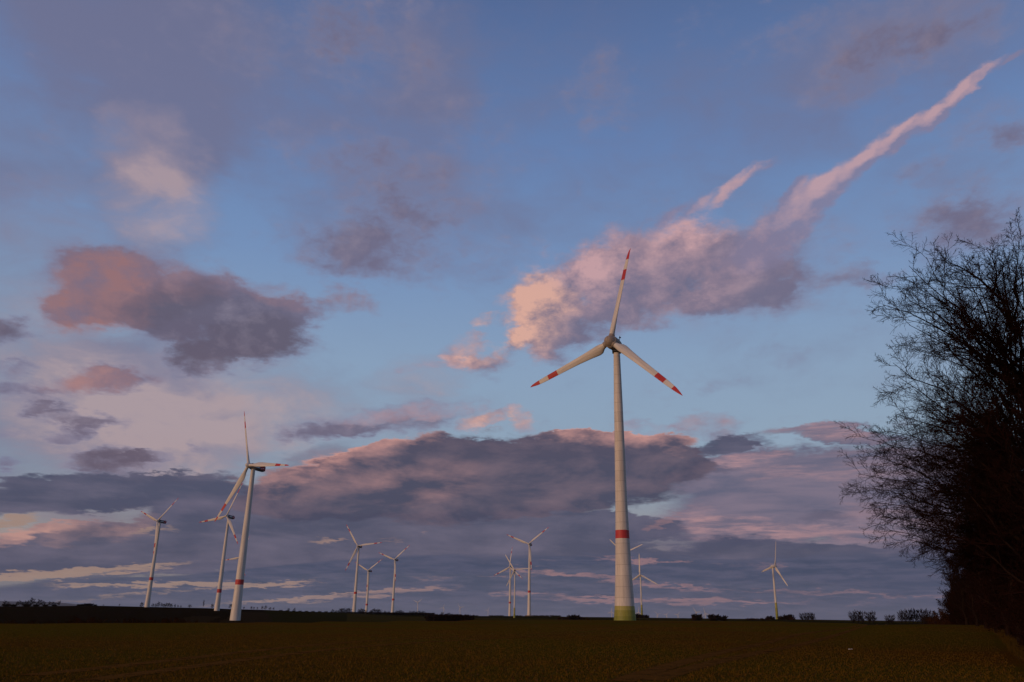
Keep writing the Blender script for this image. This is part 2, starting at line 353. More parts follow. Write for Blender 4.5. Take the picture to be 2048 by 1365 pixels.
def copy_tree(o, parent=None):
    c = o.copy(); col.objects.link(c)
    if parent: c.parent = parent
    for ch in list(o.children): copy_tree(ch, c)
    return c


# ------------------------------------------------------------------ materials
def mat(name, build):
    mm = bpy.data.materials.new(name); mm.use_nodes = True
    t = mm.node_tree; bs = t.nodes['Principled BSDF']; gg = G(t)
    build(gg, bs, t)
    return mm


def simple(name, c1, c2=None, scale=1.0, rough=0.6, coords='Object', bump=0.0, bscale=8.0, spec=0.3):
    def b(gg, bs, t):
        co = gg.new('ShaderNodeTexCoord').outputs[coords]
        if c2: gg.put(bs.inputs['Base Color'], gg.mix(gg.maprange(gg.noise(co, scale, 5, 0.6), 0.32, 0.68), c1, c2))
        else: bs.inputs['Base Color'].default_value = (*c1, 1)
        bs.inputs['Roughness'].default_value = rough
        bs.inputs['Specular IOR Level'].default_value = spec
        if bump:
            bn = gg.new('ShaderNodeBump'); bn.inputs['Strength'].default_value = bump
            gg.put(bn.inputs['Height'], gg.noise(co, bscale, 6, 0.65)); gg.put(bs.inputs['Normal'], bn.outputs[0])
    return mat(name, b)


def soil_build(c_soil, c_soil2, c_green, green, rows=None):
    def b(gg, bs, t):
        co = gg.new('ShaderNodeTexCoord').outputs['Object']
        n1 = gg.noise(co, 0.035, 5, 0.55); n2 = gg.noise(co, 0.45, 5, 0.6); n3 = gg.noise(co, 9.0, 4, 0.7)
        c = gg.mix(gg.maprange(n2, 0.35, 0.65), c_soil, c_soil2)
        gf = gg.math('MULTIPLY', gg.maprange(gg.math('ADD', n1, gg.math('MULTIPLY', gg.math('SUBTRACT', n3, 0.5), 0.45)), 0.36, 0.62), green)
        c = gg.mix(gf, c, c_green)
        c = gg.mix(gg.maprange(n3, 0.28, 0.72), gg.vmath('SCALE', c, s=0.62), gg.vmath('SCALE', c, s=1.32))
        if rows:
            ang, period, amount = rows
            mp = gg.new('ShaderNodeMapping'); gg.put(mp.inputs[0], co); mp.inputs['Rotation'].default_value = (0, 0, ang)
            sx = gg.sep(mp.outputs[0])[0]
            w = gg.math('SINE', gg.math('ADD', gg.math('MULTIPLY', sx, 2 * math.pi / period), gg.math('MULTIPLY', n2, 1.2)))
            c = gg.mix(gg.maprange(w, -0.3, 0.5, 0.0, amount), c, gg.vmath('SCALE', c, s=0.35))
        gg.put(bs.inputs['Base Color'], c)
        bs.inputs['Roughness'].default_value = 0.95; bs.inputs['Specular IOR Level'].default_value = 0.0
        bn = gg.new('ShaderNodeBump'); bn.inputs['Strength'].default_value = 0.5; bn.inputs['Distance'].default_value = 0.08
        gg.put(bn.inputs['Height'], gg.math('ADD', gg.noise(co, 5.0, 6, 0.7), gg.noise(co, 22.0, 3, 0.7)))
        gg.put(bs.inputs['Normal'], bn.outputs[0])
    return b


M = {}
M['field'] = mat('field_soil', soil_build((0.082, 0.032, 0.005), (0.098, 0.042, 0.006), (0.064, 0.050, 0.004), 0.8))
M['hill_dark'] = mat('hill_soil', soil_build((0.014, 0.008, 0.004), (0.024, 0.012, 0.005), (0.015, 0.012, 0.003), 0.4, (R(25), 9.0, 0.5)))
M['hill_rows'] = mat('vineyard_rows', soil_build((0.044, 0.026, 0.011), (0.034, 0.019, 0.009), (0.024, 0.018, 0.005), 0.3, (R(32), 7.0, 0.8)))
M['hill_green'] = mat('winter_crop', soil_build((0.026, 0.017, 0.005), (0.022, 0.016, 0.004), (0.020, 0.018, 0.004), 0.8))
M['plain'] = mat('far_plain', soil_build((0.045, 0.024, 0.006), (0.055, 0.030, 0.007), (0.030, 0.030, 0.004), 0.7))
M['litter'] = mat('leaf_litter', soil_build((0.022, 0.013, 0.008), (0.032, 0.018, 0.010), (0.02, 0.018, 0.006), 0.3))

# ------------------------------------------------------------------ terrain: heights along sight lines, one sheet to the horizon
# (column in the photograph, [(distance, row or height)]) rows > 1000 are rows of the photograph, else heights in metres; last of the
# first group is the edge of the near field
COLS = [
    (-420, 150, [(20, 0.0), (60, -.1), (150, -.75), (200, -3.5), (280, -9.5), (430, -9.0), (900, 8.0), (1200, 6.0), (2500, -8), (9000, -30), (40000, -60)]),
    (0, 140, [(20, 0.0), (60, 0.0), (140, 1247.2), (185, -3.5), (260, -9.0), (420, -8.5), (900, 1213.0), (1200, 5.0), (2500, -8), (9000, -30), (40000, -60)]),
    (200, 135, [(20, 0.0), (60, 0.0), (135, 1246.4), (180, -3.5), (260, -9.0), (420, -8.0), (920, 1212.0), (1200, 7.0), (2500, -6), (9000, -30), (40000, -60)]),
    (400, 140, [(20, 0.0), (60, 0.05), (140, 1245.4), (185, -3.2), (260, -8.5), (430, -7.5), (930, 1216.5), (1250, 4.0), (2500, -6), (9000, -30), (40000, -60)]),
    (520, 155, [(20, 0.0), (60, 0.1), (155, 1244.6), (200, -2.6), (280, -8.0), (430, -7.0), (960, 1220.0), (1300, 3.0), (2500, -6), (9000, -30), (40000, -60)]),
    (650, 190, [(20, 0.0), (60, 0.15), (190, 1243.2), (240, -2.2), (320, -6.0), (450, -5.5), (1050, 1224.5), (1400, 2.0), (2500, -4), (9000, -25), (40000, -55)]),
    (800, 255, [(20, 0.0), (60, 0.2), (255, 1241.8), (310, -1.6), (420, -3.5), (600, -3.0), (1150, 1229.6), (1600, 1230.6), (3000, 1230.8), (9000, -15), (40000, -45)]),
    (950, 340, [(20, 0.0), (60, 0.25), (340, 1240.6), (400, -0.6), (520, -1.2), (800, 0.2), (1250, 1232.4), (1700, 1232.6), (3000, 1232.6), (9000, -10), (40000, -40)]),
    (1060, 420, [(20, 0.0), (60, 0.3), (420, 1240.2), (480, 0.1), (560, 0.0), (800, 0.8), (1250, 1232.6), (1700, 1233.4), (3000, 1233.4), (9000, -6), (40000, -35)]),
    (1250, 420, [(20, 0.0), (60, 0.3), (300, 1241.6), (420, 1241.0), (560, 0.3), (900, 1.0), (1400, 1235.8), (2000, 1235.6), (3200, 1235.2), (9000, -4), (40000, -35)]),
    (1400, 380, [(20, 0.0), (60, 0.25), (260, 1243.0), (380, 1242.2), (560, 0.3), (900, 1.1), (1400, 1237.8), (2000, 1237.4), (3200, 1237.2), (9000, -4), (40000, -35)]),
    (1560, 360, [(20, 0.0), (60, 0.15), (240, 1244.4), (360, 1243.2), (560, 0.4), (900, 1238.6), (1400, 1239.4), (2000, 1239.0), (3200, 1238.8), (9000, -4), (40000, -35)]),
    (1700, 260, [(20, 0.0), (60, 0.05), (260, 1246.8), (340, -.25), (520, 0.2), (900, 1240.8), (1400, 1241.4), (2000, 1241.0), (3200, 1240.8), (9000, -4), (40000, -35)]),
    (1850, 180, [(20, 0.0), (60, 0.0), (180, 1248.6), (240, -.6), (380, -.3), (700, 1244.4), (1400, 1243.4), (2000, 1243.2), (3200, 1243.2), (9000, -4), (40000, -35)]),
    (2048, 170, [(20, 0.0), (60, 0.0), (170, 1250.2), (240, -.5), (380, -.2), (700, 1246.8), (1400, 1246.0), (2000, 1245.8), (3200, 1245.8), (9000, -4), (40000, -35)]),
    (2500, 170, [(20, 0.0), (60, 0.0), (170, -.1), (240, -.2), (380, 0.0), (700, 0.4), (1400, 1.0), (2000, 1.0), (3200, 0.5), (9000, -4), (40000, -35)]),
]
_az, _edge, _rad, _h = [], [], [], []
for px_, e_, pts in COLS:
    _az.append(azel(px_, 1240)[0]); _edge.append(e_)
    _rad.append(np.log([p[0] for p in pts]))
    _h.append([EYE + ray(px_, p[1])[2] * p[0] if p[1] > 1000 else p[1] for p in pts])
_az = np.array(_az); _edge = np.array(_edge, float)


def height(az, r):
    az = np.atleast_1d(np.asarray(az, float)); r = np.maximum(np.atleast_1d(np.asarray(r, float)), 1.0)
    az, r = np.broadcast_arrays(az, r)
    prof = np.array([np.interp(np.log(r), rr, hh) for rr, hh in zip(_rad, _h)])        # columns x points
    a = np.clip(az, _az[0], _az[-1])
    i = np.clip(np.searchsorted(_az, a) - 1, 0, len(_az) - 2)
    f = (a - _az[i]) / (_az[i + 1] - _az[i]); f = f * f * (3 - 2 * f) * 0.5 + f * 0.5
    idx = np.arange(prof[0].size).reshape(prof[0].shape)
    pr = prof.reshape(len(_az), -1)
    h = (pr[i.ravel(), idx.ravel()] * (1 - f.ravel()) + pr[(i + 1).ravel(), idx.ravel()] * f.ravel()).reshape(a.shape)
    out = np.clip(np.abs(az) - R(60), 0, R(40)) / R(40)                                  # flat country behind the camera
    return h * (1 - out) + out * np.interp(np.log(r), np.log([1, 300, 9000, 40000]), [0, 0, -6, -35])


def ground_at(x, y):
    return float(height(math.atan2(x, y), math.hypot(x, y))[0])


def on_ground(px, dist):
    az = azel(px, 1240)[0]
    x, y = math.sin(az) * dist, math.cos(az) * dist
    return Vector((x, y, ground_at(x, y)))


view = np.arange(R(-40), R(40.01), R(0.2))
azs = np.concatenate([view, np.arange(R(43), R(317.5), R(4))])
radii = np.concatenate([[1.0, 3, 6, 9], np.geomspace(12, 40000, 210)])
AZ, RR = np.meshgrid(azs, radii, indexing='ij')
AZw = (AZ + math.pi) % (2 * math.pi) - math.pi
HH = height(AZw, RR)
HH += np.where((RR > 30) & (RR < 1500), np.sin(AZw * 37 + RR * .011) * np.sin(RR * .023 + AZw * 11) * np.minimum(RR, 900) * 0.00006, 0)
V = np.stack([np.sin(AZ) * RR, np.cos(AZ) * RR, HH], -1).reshape(-1, 3)
na, nr = len(azs), len(radii)
ia = np.arange(na); ja = np.arange(nr - 1)
I, J = np.meshgrid(ia, ja, indexing='ij'); I2 = (I + 1) % na
quads = np.stack([I * nr + J, I * nr + J + 1, I2 * nr + J + 1, I2 * nr + J], -1).reshape(-1, 4)
# close the middle with one ring of thin quads to a centre vertex
cv = len(V); V = np.vstack([V, [[0, 0, 0.0]]])
cen = np.stack([np.full(na, cv), ia * nr, ((ia + 1) % na) * nr, np.full(na, cv)], -1)[:, :3]
fa = AZw.reshape(na, nr)[I, J].ravel() + R(0.1); fr = (np.sqrt(RR.reshape(na, nr)[I, J] * RR.reshape(na, nr)[I, J + 1])).ravel()
fx = 1024 + 1593 * np.tan(fa) / 0.945                                                   # about the column it shows in
edge = np.interp(fa, _az, _edge)
fxx, fyy = np.sin(fa) * fr, np.cos(fa) * fr
mi = np.where(fr < edge * 1.04, 0, 4)
hillside = (fr >= edge * 1.04) & (fx < 700) & (fr < 1500)
mi = np.where(hillside, 1, mi)
rows_patch = hillside & (fr > 470) & (fr < 800) & (fx > 440 + (fr - 470) * .17) & (fx < 560 - (fr - 470) * 0.06)
mi = np.where(rows_patch, 2, mi)
mi = np.where(hillside & (fr > 520) & (fr < 620) & (fx > 340 + (fr - 520) * .5) & (fx < 420 + (fr - 520) * .3), 2, mi)
mi = np.where(hillside & (fx > 560 - (fr - 470) * .06) & (fr > 480), 3, mi)
mi = np.where((fx >= 690) & (fr > 500) & (np.sin(fr * .0085 + fa * 9) > 0.25), 3, mi)
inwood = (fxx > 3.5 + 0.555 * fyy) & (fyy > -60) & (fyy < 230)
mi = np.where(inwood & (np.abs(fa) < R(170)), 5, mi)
ground = mesh_np('ground', V, quads, [M['field'], M['hill_dark'], M['hill_rows'], M['hill_green'], M['plain'], M['litter']], midx=mi, smooth=True)
bm = bmesh.new(); bm.from_mesh(ground.data); bm.verts.ensure_lookup_table()
for a_, b_, c_ in cen:
    f_ = bm.faces.new((bm.verts[int(a_)], bm.verts[int(b_)], bm.verts[int(c_)])); f_.smooth = True
bmesh.ops.recalc_face_normals(bm, faces=bm.faces[:])
if sum(f.normal.z for f in list(bm.faces)[:200]) < 0: bmesh.ops.reverse_faces(bm, faces=bm.faces[:])
bm.to_mesh(ground.data); bm.free()
tag(ground, 'dark ploughed field with sparse green sprouts running to the horizon', kind='structure')

# ------------------------------------------------------------------ pairs of tractor tracks pressed into the field
def track_build(gg, bs, t):
    co = gg.new('ShaderNodeTexCoord').outputs['Object']
    n = gg.noise(co, 1.2, 6, 0.75); n2 = gg.noise(co, 14.0, 3, 0.7)
    gg.put(bs.inputs['Base Color'], gg.mix(n2, (0.075, 0.030, 0.006), (0.16, 0.066, 0.014)))
    bs.inputs['Roughness'].default_value = 0.95; bs.inputs['Specular IOR Level'].default_value = 0.0
    gg.put(bs.inputs['Alpha'], gg.maprange(gg.math('ADD', n, gg.math('MULTIPLY', n2, 0.3)), 0.34, 0.68))
M['track'] = mat('track_soil', track_build)


def ground_hit(px, py):
    d = ray(px, py); r = 10.0; az = math.atan2(d[0], d[1])
    rs = np.geomspace(12, 1500, 1500)
    gap = EYE + d[2] * rs - height(az, rs)
    k = int(np.argmax(gap < 0.0)) if (gap < 0).any() else -1
    r = rs[k]
    return np.array([d[0] * r, d[1] * r])


def track(points, width):
    P = np.array([ground_hit(*p) for p in points])
    # resample along the ground
    seg = np.linalg.norm(np.diff(P, axis=0), axis=1); s = np.concatenate([[0], np.cumsum(seg)])
    n = max(8, int(s[-1] / 3)); ss = np.linspace(0, s[-1], n)
    Q = np.stack([np.interp(ss, s, P[:, k]) for k in (0, 1)], -1)
    for _ in range(12): Q[1:-1] = 0.25 * Q[:-2] + 0.5 * Q[1:-1] + 0.25 * Q[2:]
    TRACKS.append(Q)
    T = np.gradient(Q, axis=0); T /= np.linalg.norm(T, axis=1)[:, None]; N_ = np.stack([-T[:, 1], T[:, 0]], -1)
    V_, F_ = [], []
    for k, (p, nn) in enumerate(zip(Q, N_)):
        for w in (-0.5, -0.17, 0.17, 0.5):
            x, y = p + nn * w * width
            V_.append((x, y, ground_at(x, y) + (0.012 if abs(w) > .3 else 0.02)))
    for k in range(len(Q) - 1):
        for j in range(3): F_.append((k * 4 + j, k * 4 + j + 1, k * 4 + 5 + j, k * 4 + 4 + j))
    o = mesh_np('tractor_track', V_, F_, M['track'])
    tag(o, kind='structure')


TRACKS = []
track([(1240, 1364), (1400, 1314), (1586, 1271), (1700, 1256), (1755, 1249)], 0.75)
track([(1300, 1362), (1348, 1344), (1497, 1310), (1670, 1272), (1773, 1249)], 0.75)
track([(60, 1352), (250, 1332), (414, 1314), (575, 1293), (728, 1281), (850, 1276), (1118, 1267), (1222, 1256)], 0.8)
track([(180, 1362), (400, 1330), (632, 1301), (755, 1288), (960, 1280), (1160, 1268), (1300, 1257)], 0.8)

# ------------------------------------------------------------------ wind turbines
def paint_build(c, seam):
    def b(gg, bs, t):
        co = gg.new('ShaderNodeTexCoord').outputs['Object']
        z = gg.sep(co)[2]
        n = gg.noise(gg.vmath('MULTIPLY', co, (1.0, 1.0, 0.06)), 1.3, 7, 0.7)
        cc = gg.mix(gg.maprange(n, 0.36, 0.70), c, tuple(x * 0.74 for x in c))
        if seam:
            k = gg.math('FRACT', gg.math('DIVIDE', z, seam)); fl = gg.math('FLOOR', gg.math('DIVIDE', z, seam))
            seg = gg.new('ShaderNodeTexWhiteNoise', noise_dimensions='1D'); gg.put(seg.inputs['W'], fl)
            cc = gg.mix(gg.math('MULTIPLY', seg.outputs['Value'], 0.26), cc, tuple(x * 0.55 for x in c))
            line = gg.math('LESS_THAN', k, 0.05)
            cc = gg.mix(gg.math('MULTIPLY', line, 0.4), cc, tuple(x * 0.3 for x in c))
        gg.put(bs.inputs['Base Color'], cc)
        bs.inputs['Roughness'].default_value = 0.55; bs.inputs['Specular IOR Level'].default_value = 0.25
    return b


M['concrete'] = mat('tower_concrete', paint_build((0.49, 0.44, 0.405), 3.8))
M['white'] = mat('white_paint', paint_build((0.49, 0.45, 0.42), 0))
M['red'] = mat('red_paint', paint_build((0.36, 0.032, 0.034), 0))
M['green1'] = mat('green_paint_pale', paint_build((0.27, 0.25, 0.075), 0))
M['green2'] = mat('green_paint_mid', paint_build((0.195, 0.193, 0.035), 0))
M['green3'] = mat('green_paint_deep', paint_build((0.152, 0.160, 0.022), 0))
M['hub_grey'] = mat('hub_grey', paint_build((0.25, 0.20, 0.17), 0))
M['nacelle_grey'] = mat('nacelle_grey', paint_build((0.16, 0.15, 0.16), 0))
M['dark_metal'] = simple('dark_metal', (0.02, 0.02, 0.022), rough=0.5)
M['door_grey'] = simple('door_grey', (0.12, 0.12, 0.11), rough=0.5)
M['mark_white'] = simple('mark_white', (0.62, 0.62, 0.62), rough=0.5)
M['plinth'] = simple('plinth_earth', (0.10, 0.06, 0.03), (0.16, 0.10, 0.06), 0.6, 0.9)


def lathe(profile, n=40):
    """profile: (z, r, material of the ring above) -> verts, quads, material indices"""
    P = np.array([(p[0], p[1]) for p in profile]); a = np.linspace(0, 2 * math.pi, n, endpoint=False)
    V = np.stack([np.outer(P[:, 1], np.cos(a)), np.outer(P[:, 1], np.sin(a)), np.repeat(P[:, :1], n, 1)], -1).reshape(-1, 3)
    F, mi = [], []
    for k in range(len(P) - 1):
        for j in range(n):
            F.append((k * n + j, k * n + (j + 1) % n, (k + 1) * n + (j + 1) % n, (k + 1) * n + j)); mi.append(profile[k][2])
    return V, np.array(F), mi


def tower_mesh(profile_r, H, bands, mats, parent, n=40):
    """profile_r: [(z, r)]; bands: [(z0, z1, material index)]"""
    zs = sorted(set([0.0, H] + [z for z, r in profile_r if 0 < z < H] + [z for b in bands for z in b[:2] if 0 <= z <= H]))
    fine = []
    for z0, z1 in zip(zs[:-1], zs[1:]):
        k = max(1, int((z1 - z0) / 6)); fine += [z0 + (z1 - z0) * i / k for i in range(k)]
    fine.append(H)
    pz, pr = zip(*profile_r)
    prof = []
    for z in fine:
        mi_ = 0
        for b0, b1, k in bands:
            if b0 - 1e-6 <= z < b1 - 1e-6: mi_ = k
        prof.append((z, float(np.interp(z, pz, pr)), mi_))
    # a slightly wider foot set into the ground
    V, F, mi_ = lathe([(-3.0, prof[0][1] * 1.01, prof[0][2])] + prof, n)
    return mesh_np('tower', V, F, mats, parent, mi_, True)


def blade_mesh(Rr, kind, bands, root, parent, loc_rot, pitch, mats, nsec=34, npt=16):
    """a twisted, tapered aerofoil along local +Z, rotor axis local -Y (upwind)"""
    V, F, mi_ = [], [], []
    cuts = sorted(set(list(np.linspace(0, 1, nsec)) + [b for bb in bands for b in bb]))
    ts = [t for t in cuts if root / Rr <= t <= 1.0]
    if ts[0] > root / Rr: ts.insert(0, root / Rr)
    for t in ts:
        if kind == 'wide':      # broad heel close to the hub, tip bent back
            chord = np.interp(t, [0, .05, .075, .11, .16, .25, .4, .6, .8, .9, .965, 1], [.052, .052, .058, .098, .100, .084, .068, .058, .050, .040, .022, .004]) * Rr
            thick = np.interp(t, [0, .05, .10, .16, .3, .6, 1], [.052, .052, .050, .040, .022, .010, .002]) * Rr
            round_ = np.interp(t, [0, .055, .13], [1, 1, 0])
            sweep = 0.0; bend = -max(0, t - .965) * 1.1 * Rr
        else:
            chord = np.interp(t, [0, .04, .09, .20, .3, .5, .7, .9, .975, 1], [.045, .045, .055, .086, .080, .060, .044, .028, .016, .003]) * Rr
            thick = np.interp(t, [0, .04, .10, .2, .4, .7, 1], [.045, .045, .040, .028, .014, .007, .001]) * Rr
            round_ = np.interp(t, [0, .04, .17], [1, 1, 0])
            sweep = 0.0; bend = t * t * 0.012 * Rr
        tw = np.interp(t, [0, .1, .25, .5, 1], [22, 20, 12, 4, -1]) + pitch
        tw = -tw
        c_, s_ = math.cos(R(tw)), math.sin(R(tw))
        for k in range(npt):
            a = 2 * math.pi * k / npt
            ex, ey = math.cos(a), math.sin(a)
            # aerofoil: blunt leading edge, thin trailing edge
            xa = (0.5 * ex - 0.20) * chord
            ya = 0.5 * ey * thick * (0.35 + 0.65 * ((1 + ex) / 2) ** 0.6) * 1.25
            xr, yr = 0.5 * ex * min(chord, thick), 0.5 * ey * thick
            x = xr * round_ + xa * (1 - round_); y = yr * round_ + ya * (1 - round_)
            V.append((x * c_ - y * s_ + sweep, x * s_ + y * c_ - bend * 0.3, t * Rr))
    n = len(ts)
    for i in range(n - 1):
        m_ = 0
        for b0, b1 in bands:
            if b0 - 1e-6 <= ts[i] < b1 - 1e-6: m_ = 1
        for k in range(npt):
            F.append((i * npt + k, i * npt + (k + 1) % npt, (i + 1) * npt + (k + 1) % npt, (i + 1) * npt + k)); mi_.append(m_)
    o = mesh_np('blade', V, F, mats, parent, mi_, True)
    o.location, o.rotation_euler = loc_rot
    return o


def rev_bm(profile, n=28):
    """surface of revolution about the local Y axis (profile: y, radius)"""
    bm = bmesh.new(); rings = []
    for y, r in profile:
        rings.append([bm.verts.new((r * math.cos(2 * math.pi * k / n), y, r * math.sin(2 * math.pi * k / n))) for k in range(n)] if r > 1e-4 else [bm.verts.new((0, y, 0))])
    for a, b in zip(rings[:-1], rings[1:]):
        for k in range(n):
            k2 = (k + 1) % n
            if len(a) == 1: bm.faces.new((a[0], b[k2], b[k]))
            elif len(b) == 1: bm.faces.new((a[k], a[k2], b[0]))
            else: bm.faces.new((a[k], a[k2], b[k2], b[k]))
    bmesh.ops.recalc_face_normals(bm, faces=bm.faces[:])
    return bm


def box_bm(x0, x1, y0, y1, z0, z1, bev=0.0, seg=2):
    bm = bmesh.new(); bmesh.ops.create_cube(bm, size=1)
    for v in bm.verts:
        v.co = ((x0 + x1) / 2 + v.co.x * (x1 - x0), (y0 + y1) / 2 + v.co.y * (y1 - y0), (z0 + z1) / 2 + v.co.z * (z1 - z0))
    if bev: bmesh.ops.bevel(bm, geom=bm.edges[:], offset=bev, segments=seg, affect='EDGES')
    return bm


def child_empty_free(o, loc, rot):
    o.location = loc; o.rotation_euler = rot
    return o


def make_turbine(label, dist, hub_px, base_px, yaw, phase, Rr, style, bands_px, group, pitch=14, blade_bands=True, profile_px=None, seams=False, overhang=None, plinth=False, detail=False):
    hub = at(*hub_px, dist)
    s = Rr / 41.0
    rz = R(yaw)                                        # the rotor faces (sin yaw, -cos yaw)
    ax = Vector((math.sin(rz), -math.cos(rz), 0))
    oh = overhang if overhang is not None else (3.6 * s if style == 'box' else 4.4 * s)
    axis_xy = Vector((hub.x, hub.y, 0)) - ax * oh
    base = Vector((axis_xy.x, axis_xy.y, ground_at(axis_xy.x, axis_xy.y)))
    H = hub.z - base.z
    top_r = 1.25 * s; base_r = 3.0 * s if style == 'box' else 2.2 * s
    tilt = R(5)
    root = empty('wind_turbine', base, 0.0)
    tag(root, label, 'wind turbine', group)
    Ht = H - (1.75 * s if style == 'box' else 2.2 * s)
    def z_of(py):                                      # height on the tower axis seen in a row of the photograph
        lo, hi = 0.0, H
        for _ in range(40):
            mid_ = (lo + hi) / 2
            P = np.array([base.x, base.y, base.z + mid_ - EYE])
            row = CY - FPX * (P @ U0) / (P @ F0)
            if row > py: lo = mid_
            else: hi = mid_
        return (lo + hi) / 2
    if profile_px:
        prof = []
        for py, w in profile_px:
            z = z_of(py); P = np.array([base.x, base.y, base.z + z - EYE]); prof.append((z, 0.5 * w * (P @ F0) / FPX))
        prof = sorted(prof); prof = [(0.0, prof[0][1])] + prof[1:]
        prof[-1] = (Ht, prof[-1][1])
    else:
        prof = [(0, base_r), (H * .12, base_r * .86), (H * .5, base_r * .66), (Ht, top_r)]
    tmats = [M['concrete' if seams else 'white'], M['red'], M['green1'], M['green2'], M['green3']]
    tower = tower_mesh(prof, Ht, [(max(0.0, z_of(a)), z_of(b), k) for a, b, k in bands_px], tmats, root)
    # door facing the camera side, set on the foot of the tower
    if detail:
        dang = math.atan2(-base.y, -base.x) + 0.5
        r0 = prof[0][1]
        dm = box_bm(-0.12, 0.10, -0.55, 0.55, 0.35, 2.55, 0.04)
        door = obj_bm('door', dm, M['door_grey'], tower, False)
        child_empty_free(door, (math.cos(dang) * (r0 - 0.05), math.sin(dang) * (r0 - 0.05), 0), (0, 0, dang))
    if plinth:
        V, F, mm_ = lathe([(-2.0, prof[0][1] * 2.6, 0), (0.9, prof[0][1] * 2.0, 0), (1.0, prof[0][1] * 0.9, 0)], 24)
        mesh_np('plinth', V, F, M['plinth'], root, None, False)
    # head: everything below turns with the yaw and leans back with the tilt
    local_hub = Vector((0, 0, H)) + ax * oh
    Mh = Matrix.Translation(local_hub) @ Matrix.Rotation(rz, 4, 'Z') @ Matrix.Rotation(-tilt, 4, 'X')
    def place(o, extra=Matrix.Identity(4)):
        o.matrix_local = Mh @ extra
        return o
    if style == 'box':
        L = 11.6 * s; w = 1.7 * s
        nb = box_bm(-w, w, 1.5 * s, L, -1.75 * s, 1.75 * s, 0.45 * s, 3)
        for v in nb.verts:
            f = (v.co.y - 1.5 * s) / (L - 1.5 * s); v.co.z *= 1 - 0.12 * f if v.co.z < 0 else 1.0
        nac = obj_bm('nacelle', nb, M['nacelle_grey'], root); place(nac)
        def sub(name, bm_, m_):
            o = obj_bm(name, bm_, m_, nac, False); return o
        for sx in (-1, 1):
            a, b_ = sorted((sx * (w - 0.03), sx * (w + 0.035 * s)))
            sub('red_panel', box_bm(a, b_, 7.6 * s, 11.1 * s, -0.95 * s, 1.15 * s, 0.01), M['red'])
            a2, b2 = sorted((sx * (w - 0.03), sx * (w + 0.06 * s)))
            lb = bmesh.new()
            for k in range(6):                          # unreadable lettering: a row of short pale strokes
                t_ = box_bm(a2, b2, (3.2 + k * 0.62) * s, (3.2 + k * 0.62 + 0.42) * s, -0.35 * s, (0.55 if k % 2 else 0.75) * s)
                me_ = bpy.data.meshes.new('tmp'); t_.to_mesh(me_); t_.free(); lb.from_mesh(me_); bpy.data.meshes.remove(me_)
            t_ = box_bm(*sorted((sx * (w - 0.04), sx * (w + 0.02 * s))), 3.0 * s, 10.4 * s, -0.55 * s, 0.85 * s)      # backing strip that carries the strokes
            me_ = bpy.data.meshes.new('tmp'); t_.to_mesh(me_); t_.free(); lb.from_mesh(me_); bpy.data.meshes.remove(me_)
            for k in range(2):
                t_ = box_bm(a2, b2, (8.3 + k * 1.1) * s, (9.0 + k * 1.1) * s, (-0.45 + k * .35) * s, (-0.1 + k * .35) * s)
                me_ = bpy.data.meshes.new('tmp'); t_.to_mesh(me_); t_.free(); lb.from_mesh(me_); bpy.data.meshes.remove(me_)
            o_ = sub('lettering', lb, M['mark_white'])
            o_.data.materials.append(M['nacelle_grey'])
            for p_ in o_.data.polygons:
                if 36 <= p_.index < 42: p_.material_index = 1
        wm = bmesh.new()
        for x_ in (-0.7, 0.7):
            t_ = box_bm(x_ * s - .06, x_ * s + .06, 10.2 * s, 10.2 * s + .12, 1.6 * s, 3.0 * s)
            me_ = bpy.data.meshes.new('tmp'); t_.to_mesh(me_); t_.free(); wm.from_mesh(me_); bpy.data.meshes.remove(me_)
        t_ = box_bm(-.9 * s, .9 * s, 10.2 * s + .02, 10.2 * s + .10, 2.3 * s, 2.4 * s)
        me_ = bpy.data.meshes.new('tmp'); t_.to_mesh(me_); t_.free(); wm.from_mesh(me_); bpy.data.meshes.remove(me_)
        sub('weather_mast', wm, M['dark_metal'])
        spin = obj_bm('spinner', rev_bm([(-2.1 * s, 0), (-2.0 * s, .5 * s), (-1.6 * s, 1.0 * s), (-0.9 * s, 1.4 * s), (0.2 * s, 1.62 * s), (1.35 * s, 1.6 * s), (1.4 * s, 1.2 * s), (1.45 * s, 0)]), M['white'], root)
        place(spin)
        rootr = 1.25 * s; bk = 'slim'
        bb = [(.674, .796), (.904, 1.0)] if blade_bands else []
    else:
        k = s
        egg = [(-0.6 * k, 2.45 * k), (0.4 * k, 2.62 * k), (1.8 * k, 2.66 * k), (3.4 * k, 2.55 * k), (5.0 * k, 2.25 * k), (6.4 * k, 1.75 * k), (7.4 * k, 1.15 * k), (7.9 * k, 0.6 * k), (8.0 * k, 0)]
        nac = obj_bm('nacelle', rev_bm([(-0.6 * k, 0)] + egg), M['hub_grey'] if seams else M['white'], root); place(nac)
        if seams:
            obj_bm('red_stripe', rev_bm([(6.1 * k, 1.93 * k), (6.4 * k, 1.82 * k), (7.0 * k, 1.48 * k), (7.35 * k, 1.24 * k)]), M['red'], nac)
            wm = bmesh.new()
            for (x0, x1, y0, y1, z0, z1) in ((-1.1, 1.1, 5.3, 5.5, 2.9, 3.05), (-1.0, -0.9, 5.3, 5.45, 1.8, 3.9), (0.9, 1.0, 5.3, 5.45, 1.8, 4.3), (-.5, .5, 5.1, 6.1, 1.9, 2.9), (-1.25, -.65, 5.2, 5.7, 3.6, 3.8), (0.7, 1.3, 5.2, 5.9, 3.5, 3.8), (-.05, .05, 4.0, 4.1, 2.4, 3.6)):
                t_ = box_bm(x0 * k, x1 * k, y0 * k, y1 * k, z0 * k, z1 * k)
                me_ = bpy.data.meshes.new('tmp'); t_.to_mesh(me_); t_.free(); wm.from_mesh(me_); bpy.data.meshes.remove(me_)
